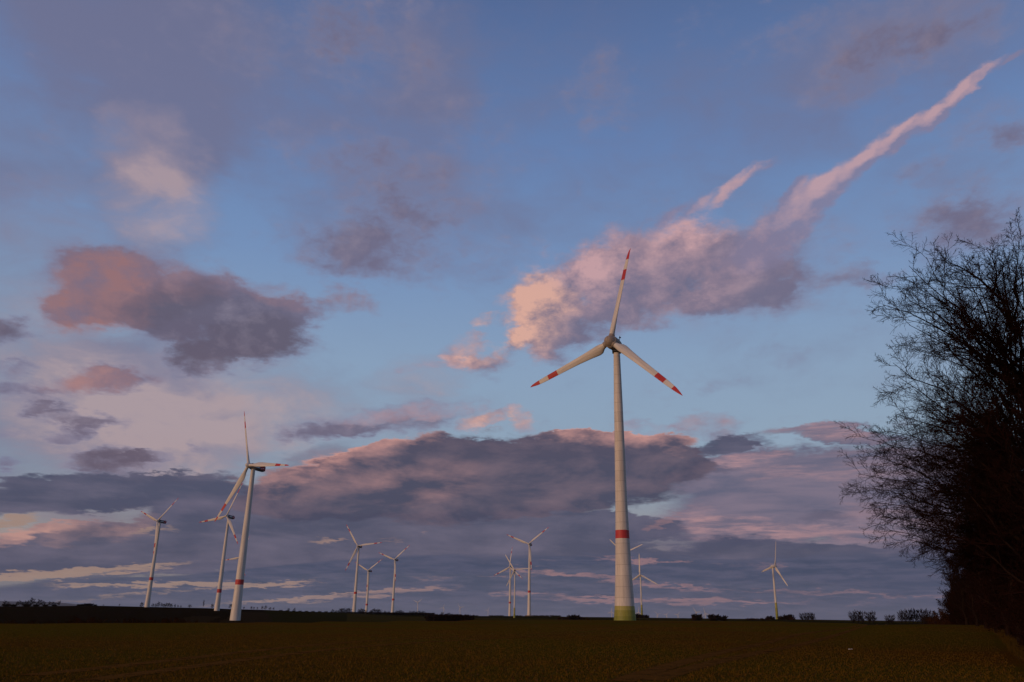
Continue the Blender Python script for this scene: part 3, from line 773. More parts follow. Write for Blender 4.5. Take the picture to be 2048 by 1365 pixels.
            obj_bm('weather_mast', wm, M['dark_metal'], nac, False)
            obj_bm('yaw_collar', rev_bm([(-1.6, 0), (-1.6, 1.75), (0.0, 1.9), (0.01, 0)]), M['dark_metal'], root).matrix_local = Matrix.Translation((0, 0, Ht + .2)) @ Matrix.Rotation(R(90), 4, 'X')
        spin = obj_bm('spinner', rev_bm([(-3.0 * k, 0), (-2.9 * k, .6 * k), (-2.5 * k, 1.3 * k), (-1.9 * k, 1.85 * k), (-1.1 * k, 2.25 * k), (-0.3 * k, 2.42 * k), (1.0 * k, 2.5 * k), (1.5 * k, 2.5 * k), (1.5 * k, 0)]), M['hub_grey'] if seams else M['white'], root)
        place(spin)
        rootr = 2.1 * k; bk = 'wide'
        bb = [(.651, .766), (.876, 1.0)] if blade_bands else []
    for i in range(3):
        E_ = Matrix.Rotation(R(phase + 120 * i), 4, 'Y')
        b_ = blade_mesh(Rr, bk, bb, rootr, root, ((0, 0, 0), (0, 0, 0)), pitch, [M['white'], M['red']])
        place(b_, E_)
        if style == 'egg' and seams:
            V, F, mm_ = lathe([(1.9 * s, 1.28 * s, 0), (3.0 * s, 1.22 * s, 0), (3.02 * s, 1.05 * s, 0)], 24)
            cl = mesh_np('blade_collar', V, F, M['hub_grey'], spin, None, True)
            cl.matrix_local = E_
    return root


GB = 'white wind turbines with red-banded blades standing beyond the field'
GP = 'plain white wind turbines without red bands in the middle distance'
make_turbine('nearest and tallest wind turbine, segmented tower with red band and green foot', 300, (1221, 683.5), (1250, 1242), 322, 12, 40.8, 'egg',
             [(1077.9, 1061.3, 1), (1221, 1212.6, 2), (1233, 1221, 3), (1300, 1233, 4)], None, pitch=16, seams=True, overhang=4.6,
             profile_px=[(1243, 44.5), (1213, 39.5), (1150, 33), (1061, 27), (1000, 23.4), (900, 20.2), (800, 17), (705, 12.6)])
make_turbine('large white turbine foremost of the left group, red-ended nacelle and thick leaning tower', 560, (497, 931), (470, 1245), 322, 96, 44.8, 'box', [(1170, 1159.6, 1)], GB)
make_turbine('white turbine just behind and left of the foremost left tower, one blade pointing left', 800, (453, 1032.4), (430, 1246), 334, 22, 33.6, 'box', [(1186, 1178.6, 1)], GB)
make_turbine('leftmost white turbine on the dark hill crest, two blades raised in a V', 900, (315.2, 1042), (294, 1213), 328, 50, 34.2, 'box', [(1161, 1155, 1)], GB)
make_turbine('turbine hidden behind the foremost left tower, only its red-tipped blades showing', 1500, (479.4, 1115), (475, 1225), 328, 24, 39.0, 'box', [], GB)
make_turbine('white turbine with one blade pointing right, leftmost of three above the dark hedge', 1200, (715.6, 1092), (709, 1229), 343, 84, 38.4, 'box', [(1188.5, 1184, 1)], GB)
make_turbine('lowest and thinnest of the three turbines above the dark hedge, between the two others', 1750, (736, 1141.7), (731, 1230), 331, 56, 42.0, 'box', [(1211.5, 1208, 1)], GB)
make_turbine('white turbine with two raised blades, rightmost of the three above the dark hedge', 1500, (789, 1119.4), (784, 1231), 334, 50, 39.0, 'box', [(1201.5, 1197.6, 1)], GB)
make_turbine('thin turbine with red-banded blades left of the green-footed slim turbine at centre', 1700, (1019, 1134.5), (1019, 1233), 328, 6, 40.8, 'box', [(1207.5, 1204, 1)], GB)
make_turbine('slim plain turbine with greenish foot on the field edge at centre, no red bands', 800, (1028.7, 1139.9), (1028, 1240), 343, 86, 17.6, 'egg', [(1260, 1228, 3), (1228, 1216, 2)], GP, blade_bands=False)
make_turbine('tallest of the centre turbines, red-banded raised blades, earth plinth at its foot', 1250, (1057.7, 1088), (1058, 1231), 340, 52, 40.0, 'box', [(1186, 1181.6, 1)], GB, plinth=True, detail=True)
make_turbine('plain turbine hidden behind the nearest tower, only its two blade ends showing either side', 1300, (1248, 1107.3), (1250, 1233), 319, 70, 36.4, 'egg', [], GP, blade_bands=False)
make_turbine('plain white turbine with green foot among bushes just right of the nearest tower', 1300, (1280, 1150), (1284, 1237), 340, 119, 32.5, 'egg', [(1260, 1222, 4), (1222, 1216, 3), (1216, 1210, 2)], GP, blade_bands=False)
make_turbine('white turbine alone on the right, seen from behind, left-leaning tower with green foot', 900, (1550, 1132.8), (1552, 1238), 105, 100, 27.0, 'egg', [(1260, 1228, 4), (1228, 1216, 3), (1216, 1206, 2)], GP, blade_bands=False, pitch=14)

# tiny turbines far away near the horizon: one small mesh each
def tiny_turbine(label, dist, hub_px, foot_py, yaw, phase, Rr):
    hub = at(*hub_px, dist); gz = ground_at(hub.x, hub.y)
    H = hub.z - gz
    parts_V, parts_F = [], []
    V, F, _ = lathe([(-3, 2.6, 0), (H * .5, 1.9, 0), (H, 1.3, 0)], 10); parts_V.append(V); parts_F.append(F)
    rz = R(yaw); Mh = Matrix.Translation((0, 0, H)) @ Matrix.Rotation(rz, 4, 'Z')
    off = len(V)
    def add(Vl, Fl, Mx):
        nonlocal off
        W = np.array([Mx @ Vector(v) for v in Vl]); parts_V.append(W); parts_F.append(np.array(Fl) + off); off += len(W)
    cube = [(x, y, z) for x in (-1.6, 1.6) for y in (-3.5, 8) for z in (-1.7, 1.7)]
    add(cube, [(0, 1, 3, 2), (4, 6, 7, 5), (0, 4, 5, 1), (2, 3, 7, 6), (0, 2, 6, 4), (1, 5, 7, 3)], Mh)
    for i in range(3):
        Vb, Fb = [], []
        for t, c in ((0.03, 1.0), (.2, 1.7), (.6, 1.1), (1.0, .3)):
            for a in range(6): Vb.append((c * math.cos(a * math.pi / 3), -3.0 + .45 * c * math.sin(a * math.pi / 3), t * Rr))
        for k in range(3):
            for a in range(6): Fb.append((k * 6 + a, k * 6 + (a + 1) % 6, k * 6 + 6 + (a + 1) % 6, k * 6 + 6 + a))
        add(Vb, Fb, Mh @ Matrix.Rotation(R(phase + 120 * i), 4, 'Y'))
    o = mesh_np('wind_turbine', np.vstack(parts_V), np.vstack(parts_F), M['white'])
    o.location = (hub.x, hub.y, gz)
    tag(o, label, 'wind turbine', 'tiny wind turbines far off on the horizon')
    return o


tiny_turbine('tiny distant turbine with two raised blades above the right end of the dark hedge', 5200, (835.8, 1205.6), 1224, 335, 55, 40)
tiny_turbine('tiny faint turbine midway between the dark hedge end and its larger tiny neighbour', 7500, (887, 1216), 1226, 335, 20, 40)
tiny_turbine('tiny turbine with dark hub just above the right end of the dark hedge mass', 6800, (920.5, 1215.5), 1228, 335, 80, 40)
tiny_turbine('faintest tiny turbine low on the horizon left of the centre turbines', 9000, (976, 1221), 1231, 335, 30, 42)
tiny_turbine('tiny turbine just left of the green foot of the nearest tower', 5200, (1223.4, 1223.8), 1235, 340, 8, 30)
tiny_turbine('tiny turbine between the nearest tower and the bush-footed plain turbine', 5000, (1277.5, 1225), 1235, 340, 5, 32)
tiny_turbine('tiny turbine on bare horizon, leftmost of three faint ones right of the nearest tower', 8200, (1315, 1229), 1236, 330, 75, 40)
tiny_turbine('tiny turbine on bare horizon, middle of three faint ones right of the nearest tower', 8600, (1333, 1230), 1236, 330, 40, 40)
tiny_turbine('tiny turbine on bare horizon, rightmost of three faint ones right of the nearest tower', 8000, (1355.6, 1230), 1237, 330, 38, 40)
tiny_turbine('tiny turbine rising behind the lone round bush on the right horizon', 5000, (1392.6, 1225), 1237, 335, 85, 33)
tiny_turbine('tiny turbine between the lone round bush and the pair of bushes on the right', 5400, (1410.6, 1227.5), 1238, 335, 105, 38)

# ------------------------------------------------------------------ bare winter trees
M['bark'] = simple('bark', (0.008, 0.005, 0.004), (0.017, 0.010, 0.007), 3.0, 0.95, spec=0.0)
M['twig'] = simple('twig', (0.015, 0.006, 0.005), (0.008, 0.004, 0.003), 0.4, 0.95, spec=0.0)
M['far_bark'] = simple('far_bark', (0.012, 0.008, 0.007), (0.020, 0.012, 0.009), 0.3, 0.95, spec=0.0)
M['rust'] = simple('rust_twig', (0.040, 0.016, 0.006), (0.024, 0.010, 0.005), 0.5, 0.95, spec=0.0)
M['deadleaf'] = simple('dead_leaf', (0.018, 0.007, 0.004), (0.009, 0.004, 0.003), 0.8, 0.9, spec=0.0)


def perp_frames(T):
    ref = np.where(np.abs(T[..., 2:3]) > 0.9, np.array([1.0, 0, 0]), np.array([0, 0, 1.0]))
    A_ = np.cross(T, ref); A_ /= np.linalg.norm(A_, axis=-1, keepdims=True) + 1e-9
    return A_, np.cross(T, A_)


def tubes(P, Rd, sides):
    """N polylines of K points -> verts, quads"""
    N, K, _ = P.shape
    T = np.gradient(P, axis=1); T /= np.linalg.norm(T, axis=-1, keepdims=True) + 1e-9
    A_, B_ = perp_frames(T)
    a = np.linspace(0, 2 * math.pi, sides, endpoint=False)
    V = P[:, :, None, :] + Rd[:, :, None, None] * (np.cos(a)[None, None, :, None] * A_[:, :, None, :] + np.sin(a)[None, None, :, None] * B_[:, :, None, :])
    idx = np.arange(N * K * sides).reshape(N, K, sides); nx = np.roll(idx, -1, axis=2)
    F = np.stack([idx[:, :-1], nx[:, :-1], nx[:, 1:], idx[:, 1:]], -1).reshape(-1, 4)
    return V.reshape(-1, 3), F


def children(P, Rd, n, ratio, ang, K, rs, up=0.15, wob=0.16, t0=0.2, rr=0.6, rmin=0.004, taper=0.75, flat=1.0):
    """n side shoots on every polyline"""
    N, Kp, _ = P.shape
    L = np.linalg.norm(np.diff(P, axis=1), axis=-1).sum(1)
    t = t0 + (1 - t0) * (np.arange(n)[None, :] + rs.random((N, n))) / n
    t = np.clip(t, 0, 0.985)
    f = t * (Kp - 1); i = np.minimum(f.astype(int), Kp - 2); fr = (f - i)[..., None]
    r_ = np.arange(N)[:, None]
    p0 = P[r_, i] * (1 - fr) + P[r_, i + 1] * fr
    T = P[r_, i + 1] - P[r_, i]; T /= np.linalg.norm(T, axis=-1, keepdims=True) + 1e-9
    A_, B_ = perp_frames(T)
    ph = rs.random((N, 1)) * 6.28 + np.arange(n)[None, :] * 2.4 + rs.normal(0, .35, (N, n))
    side = np.cos(ph)[..., None] * A_ + np.sin(ph)[..., None] * B_
    an = np.radians(ang + rs.normal(0, 9, (N, n)))[..., None]
    D = np.cos(an) * T + np.sin(an) * side
    ln = L[:, None] * ratio * (1.12 - 0.72 * t) * (0.65 + 0.6 * rs.random((N, n)))
    rad = (Rd[r_, i] * (1 - fr[..., 0]) + Rd[r_, i + 1] * fr[..., 0]) * rr
    D = D.reshape(-1, 3); p0 = p0.reshape(-1, 3); ln = ln.ravel(); rad = np.maximum(rad.ravel(), rmin)
    Q = np.zeros((len(D), K, 3)); Q[:, 0] = p0; d = D.copy()
    for k in range(1, K):
        d = d + rs.normal(0, wob, d.shape); d[:, 2] += up * (1.0 / (K - 1)); d[:, 2] *= flat
        d /= np.linalg.norm(d, axis=1, keepdims=True)
        Q[:, k] = Q[:, k - 1] + d * (ln / (K - 1))[:, None]
    tp = np.linspace(0, 1, K)[None, :]
    Rq = np.maximum(rad[:, None] * (1 - taper * tp), rmin * 0.7)
    return Q, Rq


def guided(p0, p1, K, rs, rise, rad, tip=0.012):
    """a limb from the trunk to a known tip, bowed"""
    p0, p1 = np.array(p0), np.array(p1); L = np.linalg.norm(p1 - p0)
    t = np.linspace(0, 1, K)[:, None]
    c = p0 * .55 + p1 * .45 + np.array([0, 0, rise * L])
    P = (1 - t) ** 2 * p0 + 2 * t * (1 - t) * c + t * t * p1
    P[1:-1] += rs.normal(0, L * 0.014, (K - 2, 3))
    return P, rad + (tip - rad) * np.linspace(0, 1, K) ** 0.8


def assemble(levels, name, parent, m_list, join_from=0):
    Vs, Fs, mi, off = [], [], [], 0
    for (P, Rd, sides, m_) in levels:
        V, F = tubes(P, Rd, sides); Vs.append(V); Fs.append(F + off); off += len(V); mi.append(np.full(len(F), m_))
    return mesh_np(name, np.vstack(Vs), np.vstack(Fs), m_list, parent, np.concatenate(mi), False)


def resample_to(Pl, K):
    out = []
    for P in Pl:
        s = np.linspace(0, len(P) - 1, K); out.append(np.stack([np.interp(s, np.arange(len(P)), P[:, k]) for k in range(3)], -1))
    return np.array(out)


def bare_tree(name, H, spread, seed, n=(12, 9, 7, 5), fork=0.28, rtrunk=None, fine=0.006, up=0.25, twigmat='twig', barkmat='bark', limbs=None, stems=1, ang=48, lean=(0, 0)):
    """root empty > trunk, crown.  limbs: optional guided limbs in local coordinates [(z0, tip, rise, radius)]"""
    rs = np.random.default_rng(seed)
    root = empty(name, (0, 0, 0))
    rtrunk = rtrunk or H * 0.016
    K = 9
    tr = []
    for s_ in range(stems):
        t = np.linspace(0, 1, K)
        sp = 0.0 if stems == 1 else spread * 0.55
        a = 6.28 * s_ / max(stems, 1) + rs.random()
        P = np.stack([t ** 1.3 * (sp * math.cos(a) + lean[0]), t ** 1.3 * (sp * math.sin(a) + lean[1]), -0.4 + t * H * (0.86 + .1 * rs.random())], -1)
        P[1:] += rs.normal(0, H * 0.008, (K - 1, 3)) * np.array([1, 1, .3])
        tr.append(P)
    TP = np.array(tr); TR = np.repeat((rtrunk * (1 - 0.88 * np.linspace(0, 1, K) ** 0.9))[None], stems, 0)
    TR[:, 0] *= 1.35
    L1, R1 = children(TP, TR, n[0], spread / H * 1.05, ang, 8, rs, up=up * 2.2, wob=0.10, t0=fork, rr=0.55, rmin=0.02)
    if limbs:
        g_ = [guided((np.interp(z0, TP[0][:, 2], TP[0][:, 0]), np.interp(z0, TP[0][:, 2], TP[0][:, 1]), z0), tip, 8, rs, rise, rad) for z0, tip, rise, rad in limbs]
        L1 = np.concatenate([L1, np.array([x[0] for x in g_])]); R1 = np.concatenate([R1, np.array([x[1] for x in g_])])
    L2, R2 = children(L1, R1, n[1], 0.42, 42, 6, rs, up=up, wob=0.15, t0=0.16, rr=0.6, rmin=fine * 1.6)
    L3, R3 = children(L2, R2, n[2], 0.46, 40, 5, rs, up=up * .8, wob=0.17, t0=0.15, rr=0.6, rmin=fine * 1.15)
    lv = [(L1, R1, 6, 0), (L2, R2, 4, 1), (L3, R3, 3, 1)]
    if n[3]:
        L4, R4 = children(L3, R3, n[3], 0.5, 42, 3, rs, up=up * .5, wob=0.2, t0=0.15, rr=0.7, rmin=fine)
        lv.append((L4, R4, 3, 1))
    assemble([(TP, TR, 9, 0)], 'trunk', root, [M[barkmat]])
    assemble(lv, 'crown', root, [M[barkmat], M[twigmat]])
    return root


def bare_shrub(name, H, spread, seed, n=(9, 8, 7, 4), fine=0.006, leaf=0.0, twigmat='twig', up=0.25, leafmat='deadleaf', leafsize=0.05):
    rs = np.random.default_rng(seed)
    K = 6; ns = n[0]
    a = 2 * math.pi * np.arange(ns) / ns + rs.normal(0, .3, ns); rad = spread * (0.25 + 0.75 * rs.random(ns))
    t = np.linspace(0, 1, K)[None, :, None]
    top = np.stack([np.cos(a) * rad, np.sin(a) * rad, H * (0.7 + 0.35 * rs.random(ns)) * (1 - 0.22 * (rad / spread))], -1)
    foot = np.stack([np.cos(a) * rad * .25, np.sin(a) * rad * .25, np.full(ns, -0.25)], -1)
    P = foot[:, None] * (1 - t) + top[:, None] * t + np.sin(t * 3.14) * np.stack([np.cos(a), np.sin(a), np.zeros(ns)], -1)[:, None] * spread * .12
    P += rs.normal(0, H * .012, P.shape)
    Rr_ = np.repeat((H * 0.010 * (1 - .8 * np.linspace(0, 1, K)))[None], ns, 0)
    L2, R2 = children(P, Rr_, n[1], 0.45, 40, 5, rs, up=up, wob=.14, t0=.08, rr=.6, rmin=fine * 1.5)
    L3, R3 = children(L2, R2, n[2], 0.5, 42, 4, rs, up=up, wob=.18, t0=.1, rr=.6, rmin=fine)
    lv = [(P, Rr_, 5, 0), (L2, R2, 4, 0), (L3, R3, 3, 0)]
    if n[3]:
        L4, R4 = children(L3, R3, n[3], 0.5, 45, 3, rs, up=up * .5, wob=.2, t0=.1, rr=.7, rmin=fine)
        lv.append((L4, R4, 3, 0))
    Vs, Fs, mi, off = [], [], [], 0
    for (P_, Rd, sides, m_) in lv:
        V, F = tubes(P_, Rd, sides); Vs.append(V); Fs.append(F + off); off += len(V); mi.append(np.full(len(F), 0))
    if leaf > 0:
        last = lv[-1][0]; pick = last[rs.random(len(last)) < leaf]
        c = pick[:, rs.integers(1, pick.shape[1])]; N = len(c)
        u1 = rs.normal(0, 1, (N, 3)); u1 /= np.linalg.norm(u1, axis=1, keepdims=True); u2 = np.cross(u1, rs.normal(0, 1, (N, 3))); u2 /= np.linalg.norm(u2, axis=1, keepdims=True)
        sz = leafsize * (0.6 + .8 * rs.random((N, 1)))
        Q = np.stack([c - u1 * sz, c + u2 * sz * .5, c + u1 * sz, c - u2 * sz * .5], 1).reshape(-1, 3)
        Vs.append(Q); Fs.append(np.arange(N * 4).reshape(-1, 4) + off); mi.append(np.full(N, 1))
    return mesh_np(name, np.vstack(Vs), np.vstack(Fs), [M[twigmat], M[leafmat]], None, np.concatenate(mi))


# --- the edge of the wood on the right
def edge_x(y): return 1.5 + 0.555 * y


def px_local(px, py, dist, origin):
    p = at(px, py, dist); return (p.x - origin.x, p.y - origin.y, p.z - origin.z)


def guided_limbs(origin, tips, rs, dist, zf, rise, rad, shift=(0, 0)):
    out = []
    for px, py in tips:
        d = dist + rs.normal(0, 2.2); px += shift[0]; py += shift[1]
        tip = px_local(px, py, d, origin)
        z0 = max(1.6, tip[2] * zf * (0.8 + .4 * rs.random()))
        out.append((z0, tip, rise, rad))
    return out


rsg = np.random.default_rng(5)
# tall oak-like tree with coarse open branches
oA = on_ground(2140, 50)
limbsA = guided_limbs(oA, [(1748, 600), (1775, 560), (1800, 522), (1835, 505), (1862, 500), (1905, 530), (1955, 488), (1985, 520), (2008, 478), (2040, 474), (1768, 716), (1780, 745), (1850, 600), (1900, 620), (1930, 680), (1880, 720), (1820, 560), (1940, 560), (1985, 560), (1960, 620), (1850, 680), (2020, 520), (1800, 640), (1920, 600)], rsg, 45, 0.74, 0.07, 0.095, (18, 10))
tA = bare_tree('oak_tree', 16.0, 7.0, 11, n=(16, 14, 10, 7), limbs=limbsA, fine=0.0085, up=0.16, rtrunk=.42)
tA.location = oA
tag(tA, 'tallest bare tree at the right edge, coarse open branches reaching left over the field', 'tree')
# spreading finely twigged tree below it
oB = on_ground(2120, 56)
limbsB = guided_limbs(oB, [(1802, 800), (1768, 828), (1750, 862), (1720, 880), (1708, 905), (1692, 948), (1700, 975), (1722, 1005), (1735, 1035), (1752, 1060), (1790, 1080), (1830, 1095), (1868, 1100), (1850, 780), (1840, 850), (1830, 930), (1850, 1000), (1900, 760), (1900, 900), (1930, 1020), (1890, 1060), (1810, 960), (1790, 900), (1760, 930), (1780, 990), (1880, 820), (1900, 960), (1950, 860), (1940, 940), (1870, 900), (1820, 1030), (1870, 1050), (1920, 800), (1980, 900), (1930, 980)], rsg, 51, 0.66, 0.06, 0.085, (24, 0))
tB = bare_tree('beech_tree', 17.0, 7.0, 23, n=(16, 16, 11, 7), limbs=limbsB, fine=0.0080, up=0.02, rtrunk=.36)
tB.location = oB
tag(tB, 'spreading bare tree with dense fine reddish twigs hanging over the field edge at right', 'tree')

oC = on_ground(2070, 80)
tC = bare_tree('hornbeam_tree', 15.0, 8.0, 29, n=(18, 13, 9, 6), limbs=guided_limbs(oC, [(1800, 860), (1790, 940), (1800, 1010), (1830, 1060), (1850, 800), (1880, 1000), (1900, 850), (1920, 760), (1930, 900), (1960, 820), (1880, 930), (1860, 740)], rsg, 73, 0.62, 0.07, 0.08, (10, 0)), fine=0.0115, up=0.2, rtrunk=.32)
tC.location = oC
tag(tC, 'dense dark bare tree filling the crown just behind the spreading fine-twigged tree', 'tree')

# further trees of the wood, copies of three kinds
kinds = [bare_tree('woodland_tree', 17.0, 6.0, 31, n=(14, 10, 7, 5), fine=0.014, up=.3),
         bare_tree('woodland_tree', 15.0, 6.5, 37, n=(15, 10, 7, 5), fine=0.014, up=.2, fork=.18),
         bare_tree('woodland_tree', 19.0, 5.5, 41, n=(13, 10, 7, 5), fine=0.014, up=.4)]
used = [False] * 3
wood_spots = []
for px, d in ((2035, 70), (2012, 84), (2042, 92), (1990, 104), (2022, 112), (1972, 126), (2004, 134), (1952, 148), (1985, 150), (2030, 140), (1932, 166), (1962, 172), (1915, 184), (1942, 190), (1985, 178), (2020, 165), (1925, 205)):
    p = on_ground(px, d); wood_spots.append((p.x, p.y, 'front'))
for px, d in ((2075, 62), (2090, 48), (2110, 75), (2070, 85), (2068, 110), (2060, 130), (2048, 155), (2120, 58), (2140, 45), (2055, 185), (2010, 200), (1965, 210)):
    p = on_ground(px, d); wood_spots.append((p.x, p.y, 'deep'))
nf = 0
for i, (x, y, row) in enumerate(wood_spots):
    k = i % 3
    o = kinds[k] if not used[k] else copy_tree(kinds[k]); used[k] = True
    sc = 0.8 + .3 * rsg.random()
    if row == 'front' and y > 130: sc *= 0.92
    o.location = (x, y, ground_at(x, y)); o.rotation_euler = (0, 0, rsg.random() * 6.28); o.scale = (sc, sc, sc)
    tag(o, 'bare woodland tree standing in the front row of the dark wood at right' if row == 'front' else 'bare woodland tree deep inside the dark wood at right', 'tree', 'front row of bare trees along the wood' if row == 'front' else 'bare trees inside the dark wood')

thick = [bare_shrub('thicket_shrub', 5.2, 2.6, 51, n=(18, 11, 9, 5), fine=0.013, leaf=.6, leafsize=.07),
         bare_shrub('thicket_shrub', 4.2, 2.8, 53, n=(18, 11, 9, 5), fine=0.013, leaf=.6, leafsize=.07),
         bare_shrub('thicket_shrub', 6.4, 2.4, 57, n=(18, 11, 9, 5), fine=0.013, leaf=.6, leafsize=.07)]
used = [False] * 3
line = [(2078, 34), (2062, 44), (2046, 56), (2030, 70), (2014, 88), (1998, 108), (1984, 128), (1970, 148), (1950, 164), (1928, 176), (1908, 186), (1892, 196)]
lp = np.array([on_ground(*p)[:2] for p in line]); ls = np.concatenate([[0], np.cumsum(np.linalg.norm(np.diff(lp, axis=0), axis=1))])
i = 0
for row, (off, step) in enumerate(((2.4, 3.2), (4.8, 3.4), (8.4, 4.2))):
    s_ = 0.0
    while s_ < ls[-1]:
        p = np.array([np.interp(s_, ls, lp[:, k]) for k in (0, 1)]); q_ = np.array([np.interp(s_ + 1, ls, lp[:, k]) for k in (0, 1)])
        t_ = (q_ - p) / (np.linalg.norm(q_ - p) + 1e-6)
        x, y = p + np.array([t_[1], -t_[0]]) * (off + rsg.normal(0, .5))
        k = i % 3; o = thick[k] if not used[k] else copy_tree(thick[k]); used[k] = True
        sc = (0.85 + .4 * rsg.random()) * (1.0 + 0.22 * row) * np.interp(s_, [0, 60, 150], [.8, 1.0, 1.25])
        o.location = (x, y, ground_at(x, y) - .05); o.rotation_euler = (0, 0, rsg.random() * 6.28); o.scale = (sc, sc, sc * (1.0 + .15 * rsg.random()))
        tag(o, ('dark twiggy shrub in the front line of undergrowth edging the wood', 'dark shrub in the middle line of undergrowth at the wood', 'tall dark shrub at the back of the undergrowth under the trees')[row], 'shrub',
            ('front line of undergrowth shrubs', 'middle line of undergrowth shrubs', 'back line of undergrowth shrubs')[row])
        s_ += step + rsg.normal(0, .3); i += 1

# ------------------------------------------------------------------ far hedges, trees on the skyline, bushes
def far_kind(seed, H, sp, n=(14, 9, 7, 0), fine=0.095, **kw):
    return bare_tree('bare_tree', H, sp, seed, n=n, fine=fine, twigmat='far_bark', barkmat='far_bark', **kw)


FK = [far_kind(61, 9.0, 6.0, fork=.14, up=.06, ang=55), far_kind(62, 9.0, 6.6, fork=.10, ang=62, up=.04), far_kind(63, 9.0, 5.0, fork=.18, up=.12, ang=50), far_kind(64, 9.0, 6.0, up=.10, stems=4, fork=.1, n=(8, 8, 6, 0), rtrunk=.12)]
FN = [bare_tree('bare_tree', 9.0, 5.6, 81, n=(11, 9, 8, 0), fine=.05, twigmat='far_bark', barkmat='far_bark', fork=.18, up=.15, ang=52), bare_tree('bare_tree', 9.0, 4.6, 82, n=(8, 9, 8, 0), fine=.05, twigmat='far_bark', barkmat='far_bark', stems=4, fork=.1, rtrunk=.10, up=.2)]
FS = [bare_shrub('bush', 4.0, 3.2, 71, n=(18, 10, 8, 0), fine=.12, twigmat='far_bark'), bare_shrub('bush', 4.0, 3.0, 72, n=(14, 8, 6, 3), fine=.045, twigmat='rust', leaf=.5, leafsize=.11)]
fused = {}


def put_far(src, key, px, dist, top_py, label, cat, group, wide=1.0, name=None):
    o = src if key not in fused else copy_tree(src)
    fused[key] = True
    p = on_ground(px, dist)
    h = max(1.0, EYE + ray(px, top_py)[2] * dist - p.z)
    s = h / (9.0 if cat == 'tree' else 4.0)
    o.location = (p.x, p.y, p.z - .05); o.rotation_euler = (0, 0, rsg.random() * 6.28); o.scale = (s * wide, s * wide, s)
    tag(o, label, cat, group)
    return o


def ftree(px, dist, top, label, group, k=None, wide=1.0):
    k = int(rsg.integers(0, 3)) if k is None else k
    if dist < 650: return put_far(FN[0 if k == 0 else 1], ('n', 0 if k == 0 else 1), px, dist, top, label, 'tree', group, wide * .8)
    return put_far(FK[k], ('t', k), px, dist, top, label, 'tree', group, wide)


def fbush(px, dist, top, label, group, k=0, wide=1.0):
    return put_far(FS[k], ('s', k), px, dist, top, label, 'bush', group, wide)


GL = 'bare trees on the dark hill crest at far left'
for px, top in ((3, 1202), (10, 1204), (28, 1203), (33, 1201), (39, 1204), (45, 1202), (50, 1201)):
    ftree(px, 905, top, 'low bare tree in the clump on the hill crest nearest the left picture edge', GL)
ftree(57, 905, 1196, 'tallest bare tree on the hill crest at far left', None, 2, 1.1)
ftree(73, 905, 1198.5, 'dark broad-topped tree right of the tallest one on the far left crest', None, 1)
for px, top in ((81, 1202), (93, 1203), (100, 1204), (105, 1205)):
    ftree(px, 905, top, 'small bare tree right of the two tallest on the far left crest', GL)
ftree(112, 905, 1202, 'last bare tree before the gap showing distant blue hills', None, 2)
for px, top in ((6, 1208), (20, 1208.5), (48, 1208), (66, 1209), (86, 1209), (104, 1209.5)):
    fbush(px, 900, top, 'low dark bush under the trees on the far left crest', 'low bushes on the far left crest', 0, 2.2)
for px, top in ((152, 1208.5), (160, 1208), (168, 1207), (176, 1207), (185, 1209)):
    fbush(px, 905, top, 'low rounded bush in the hedge between the blue hills and the leftmost turbine', 'low hedge bushes left of the leftmost turbine', 0, 1.5)
ftree(202, 920, 1209, 'tiny tree alone on the crest just right of the low hedge', None, 1)
ftree(234, 930, 1208, 'small upright tree alone on the crest left of the leftmost turbine', None, 2)
ftree(279, 880, 1205.5, 'small tree close against the left side of the leftmost turbine foot', None, 0)
for px, top in ((302, 1207), (307, 1207.5), (313, 1204.5), (319, 1206), (324, 1207), (330, 1205.5), (334, 1206), (338, 1207), (346, 1209), (352, 1210), (358, 1210.5)):
    ftree(px, 900, top, 'small bare tree in the row on the crest right of the leftmost turbine', 'row of small trees right of the leftmost turbine', None, .8)
ftree(376, 915, 1209, 'small bushy tree near the right end of the crest row, left of the paired towers', None, 1)
ftree(403, 920, 1200, 'thin pole-like tree left of the paired towers', None, 2, .3)
ftree(421, 920, 1208.5, 'bare round tree just left of the paired tower feet', None, 0)
ftree(459, 930, 1207.5, 'bare tree standing between the two tower feet', None, 1)
for px, top in ((485, 1214), (500, 1213.5), (505, 1214), (512, 1214.5), (522, 1213), (529, 1212), (538, 1214.5), (545, 1215)):
    ftree(px, 965, top, 'small skyline tree in the loose row right of the foremost left tower', 'loose row of trees right of the foremost left tower')
ftree(575, 985, 1216.5, 'small tree alone on the skyline, left one of two', None, 1)
ftree(587, 990, 1216, 'small tree alone on the skyline, right one of two', None, 2)
for px in range(560, 660, 13):
    fbush(px, 1000 + (px - 560) * .5, 1221.0 + (px - 560) * .035, 'very low dark skyline bush left of the dark hedge', 'very low skyline bushes', 0, 3.0)
GH = 'bare trees in the dark hedge below the three turbines'
for px, top in ((664, 1219), (671, 1221), (680, 1217.5), (684, 1216), (693, 1218), (697, 1217)):
    ftree(px, 1120, top, 'bare hedge tree left of the three turbines above the dark hedge', GH, None, 1.45)
for px, top in ((717, 1219), (722, 1218), (727, 1219)):
    ftree(px, 1130, top, 'bare hedge tree between the left and the thin middle turbine', GH, None, 1.45)
for px, top in ((742, 1219.5), (747, 1217.5), (754, 1219), (758, 1219.5), (769, 1222), (776, 1223)):
    ftree(px, 1140, top, 'bare hedge tree between the middle and right of the three turbines', GH, None, 1.45)
for px, top in ((793, 1222), (799, 1221), (804, 1222), (820, 1222.5), (826, 1222), (832, 1223), (838, 1222.5), (846, 1223), (884, 1225), (897, 1225.5)):
    ftree(px, 1150, top, 'bare hedge tree right of the three turbines above the dark hedge', GH, None, 1.45)
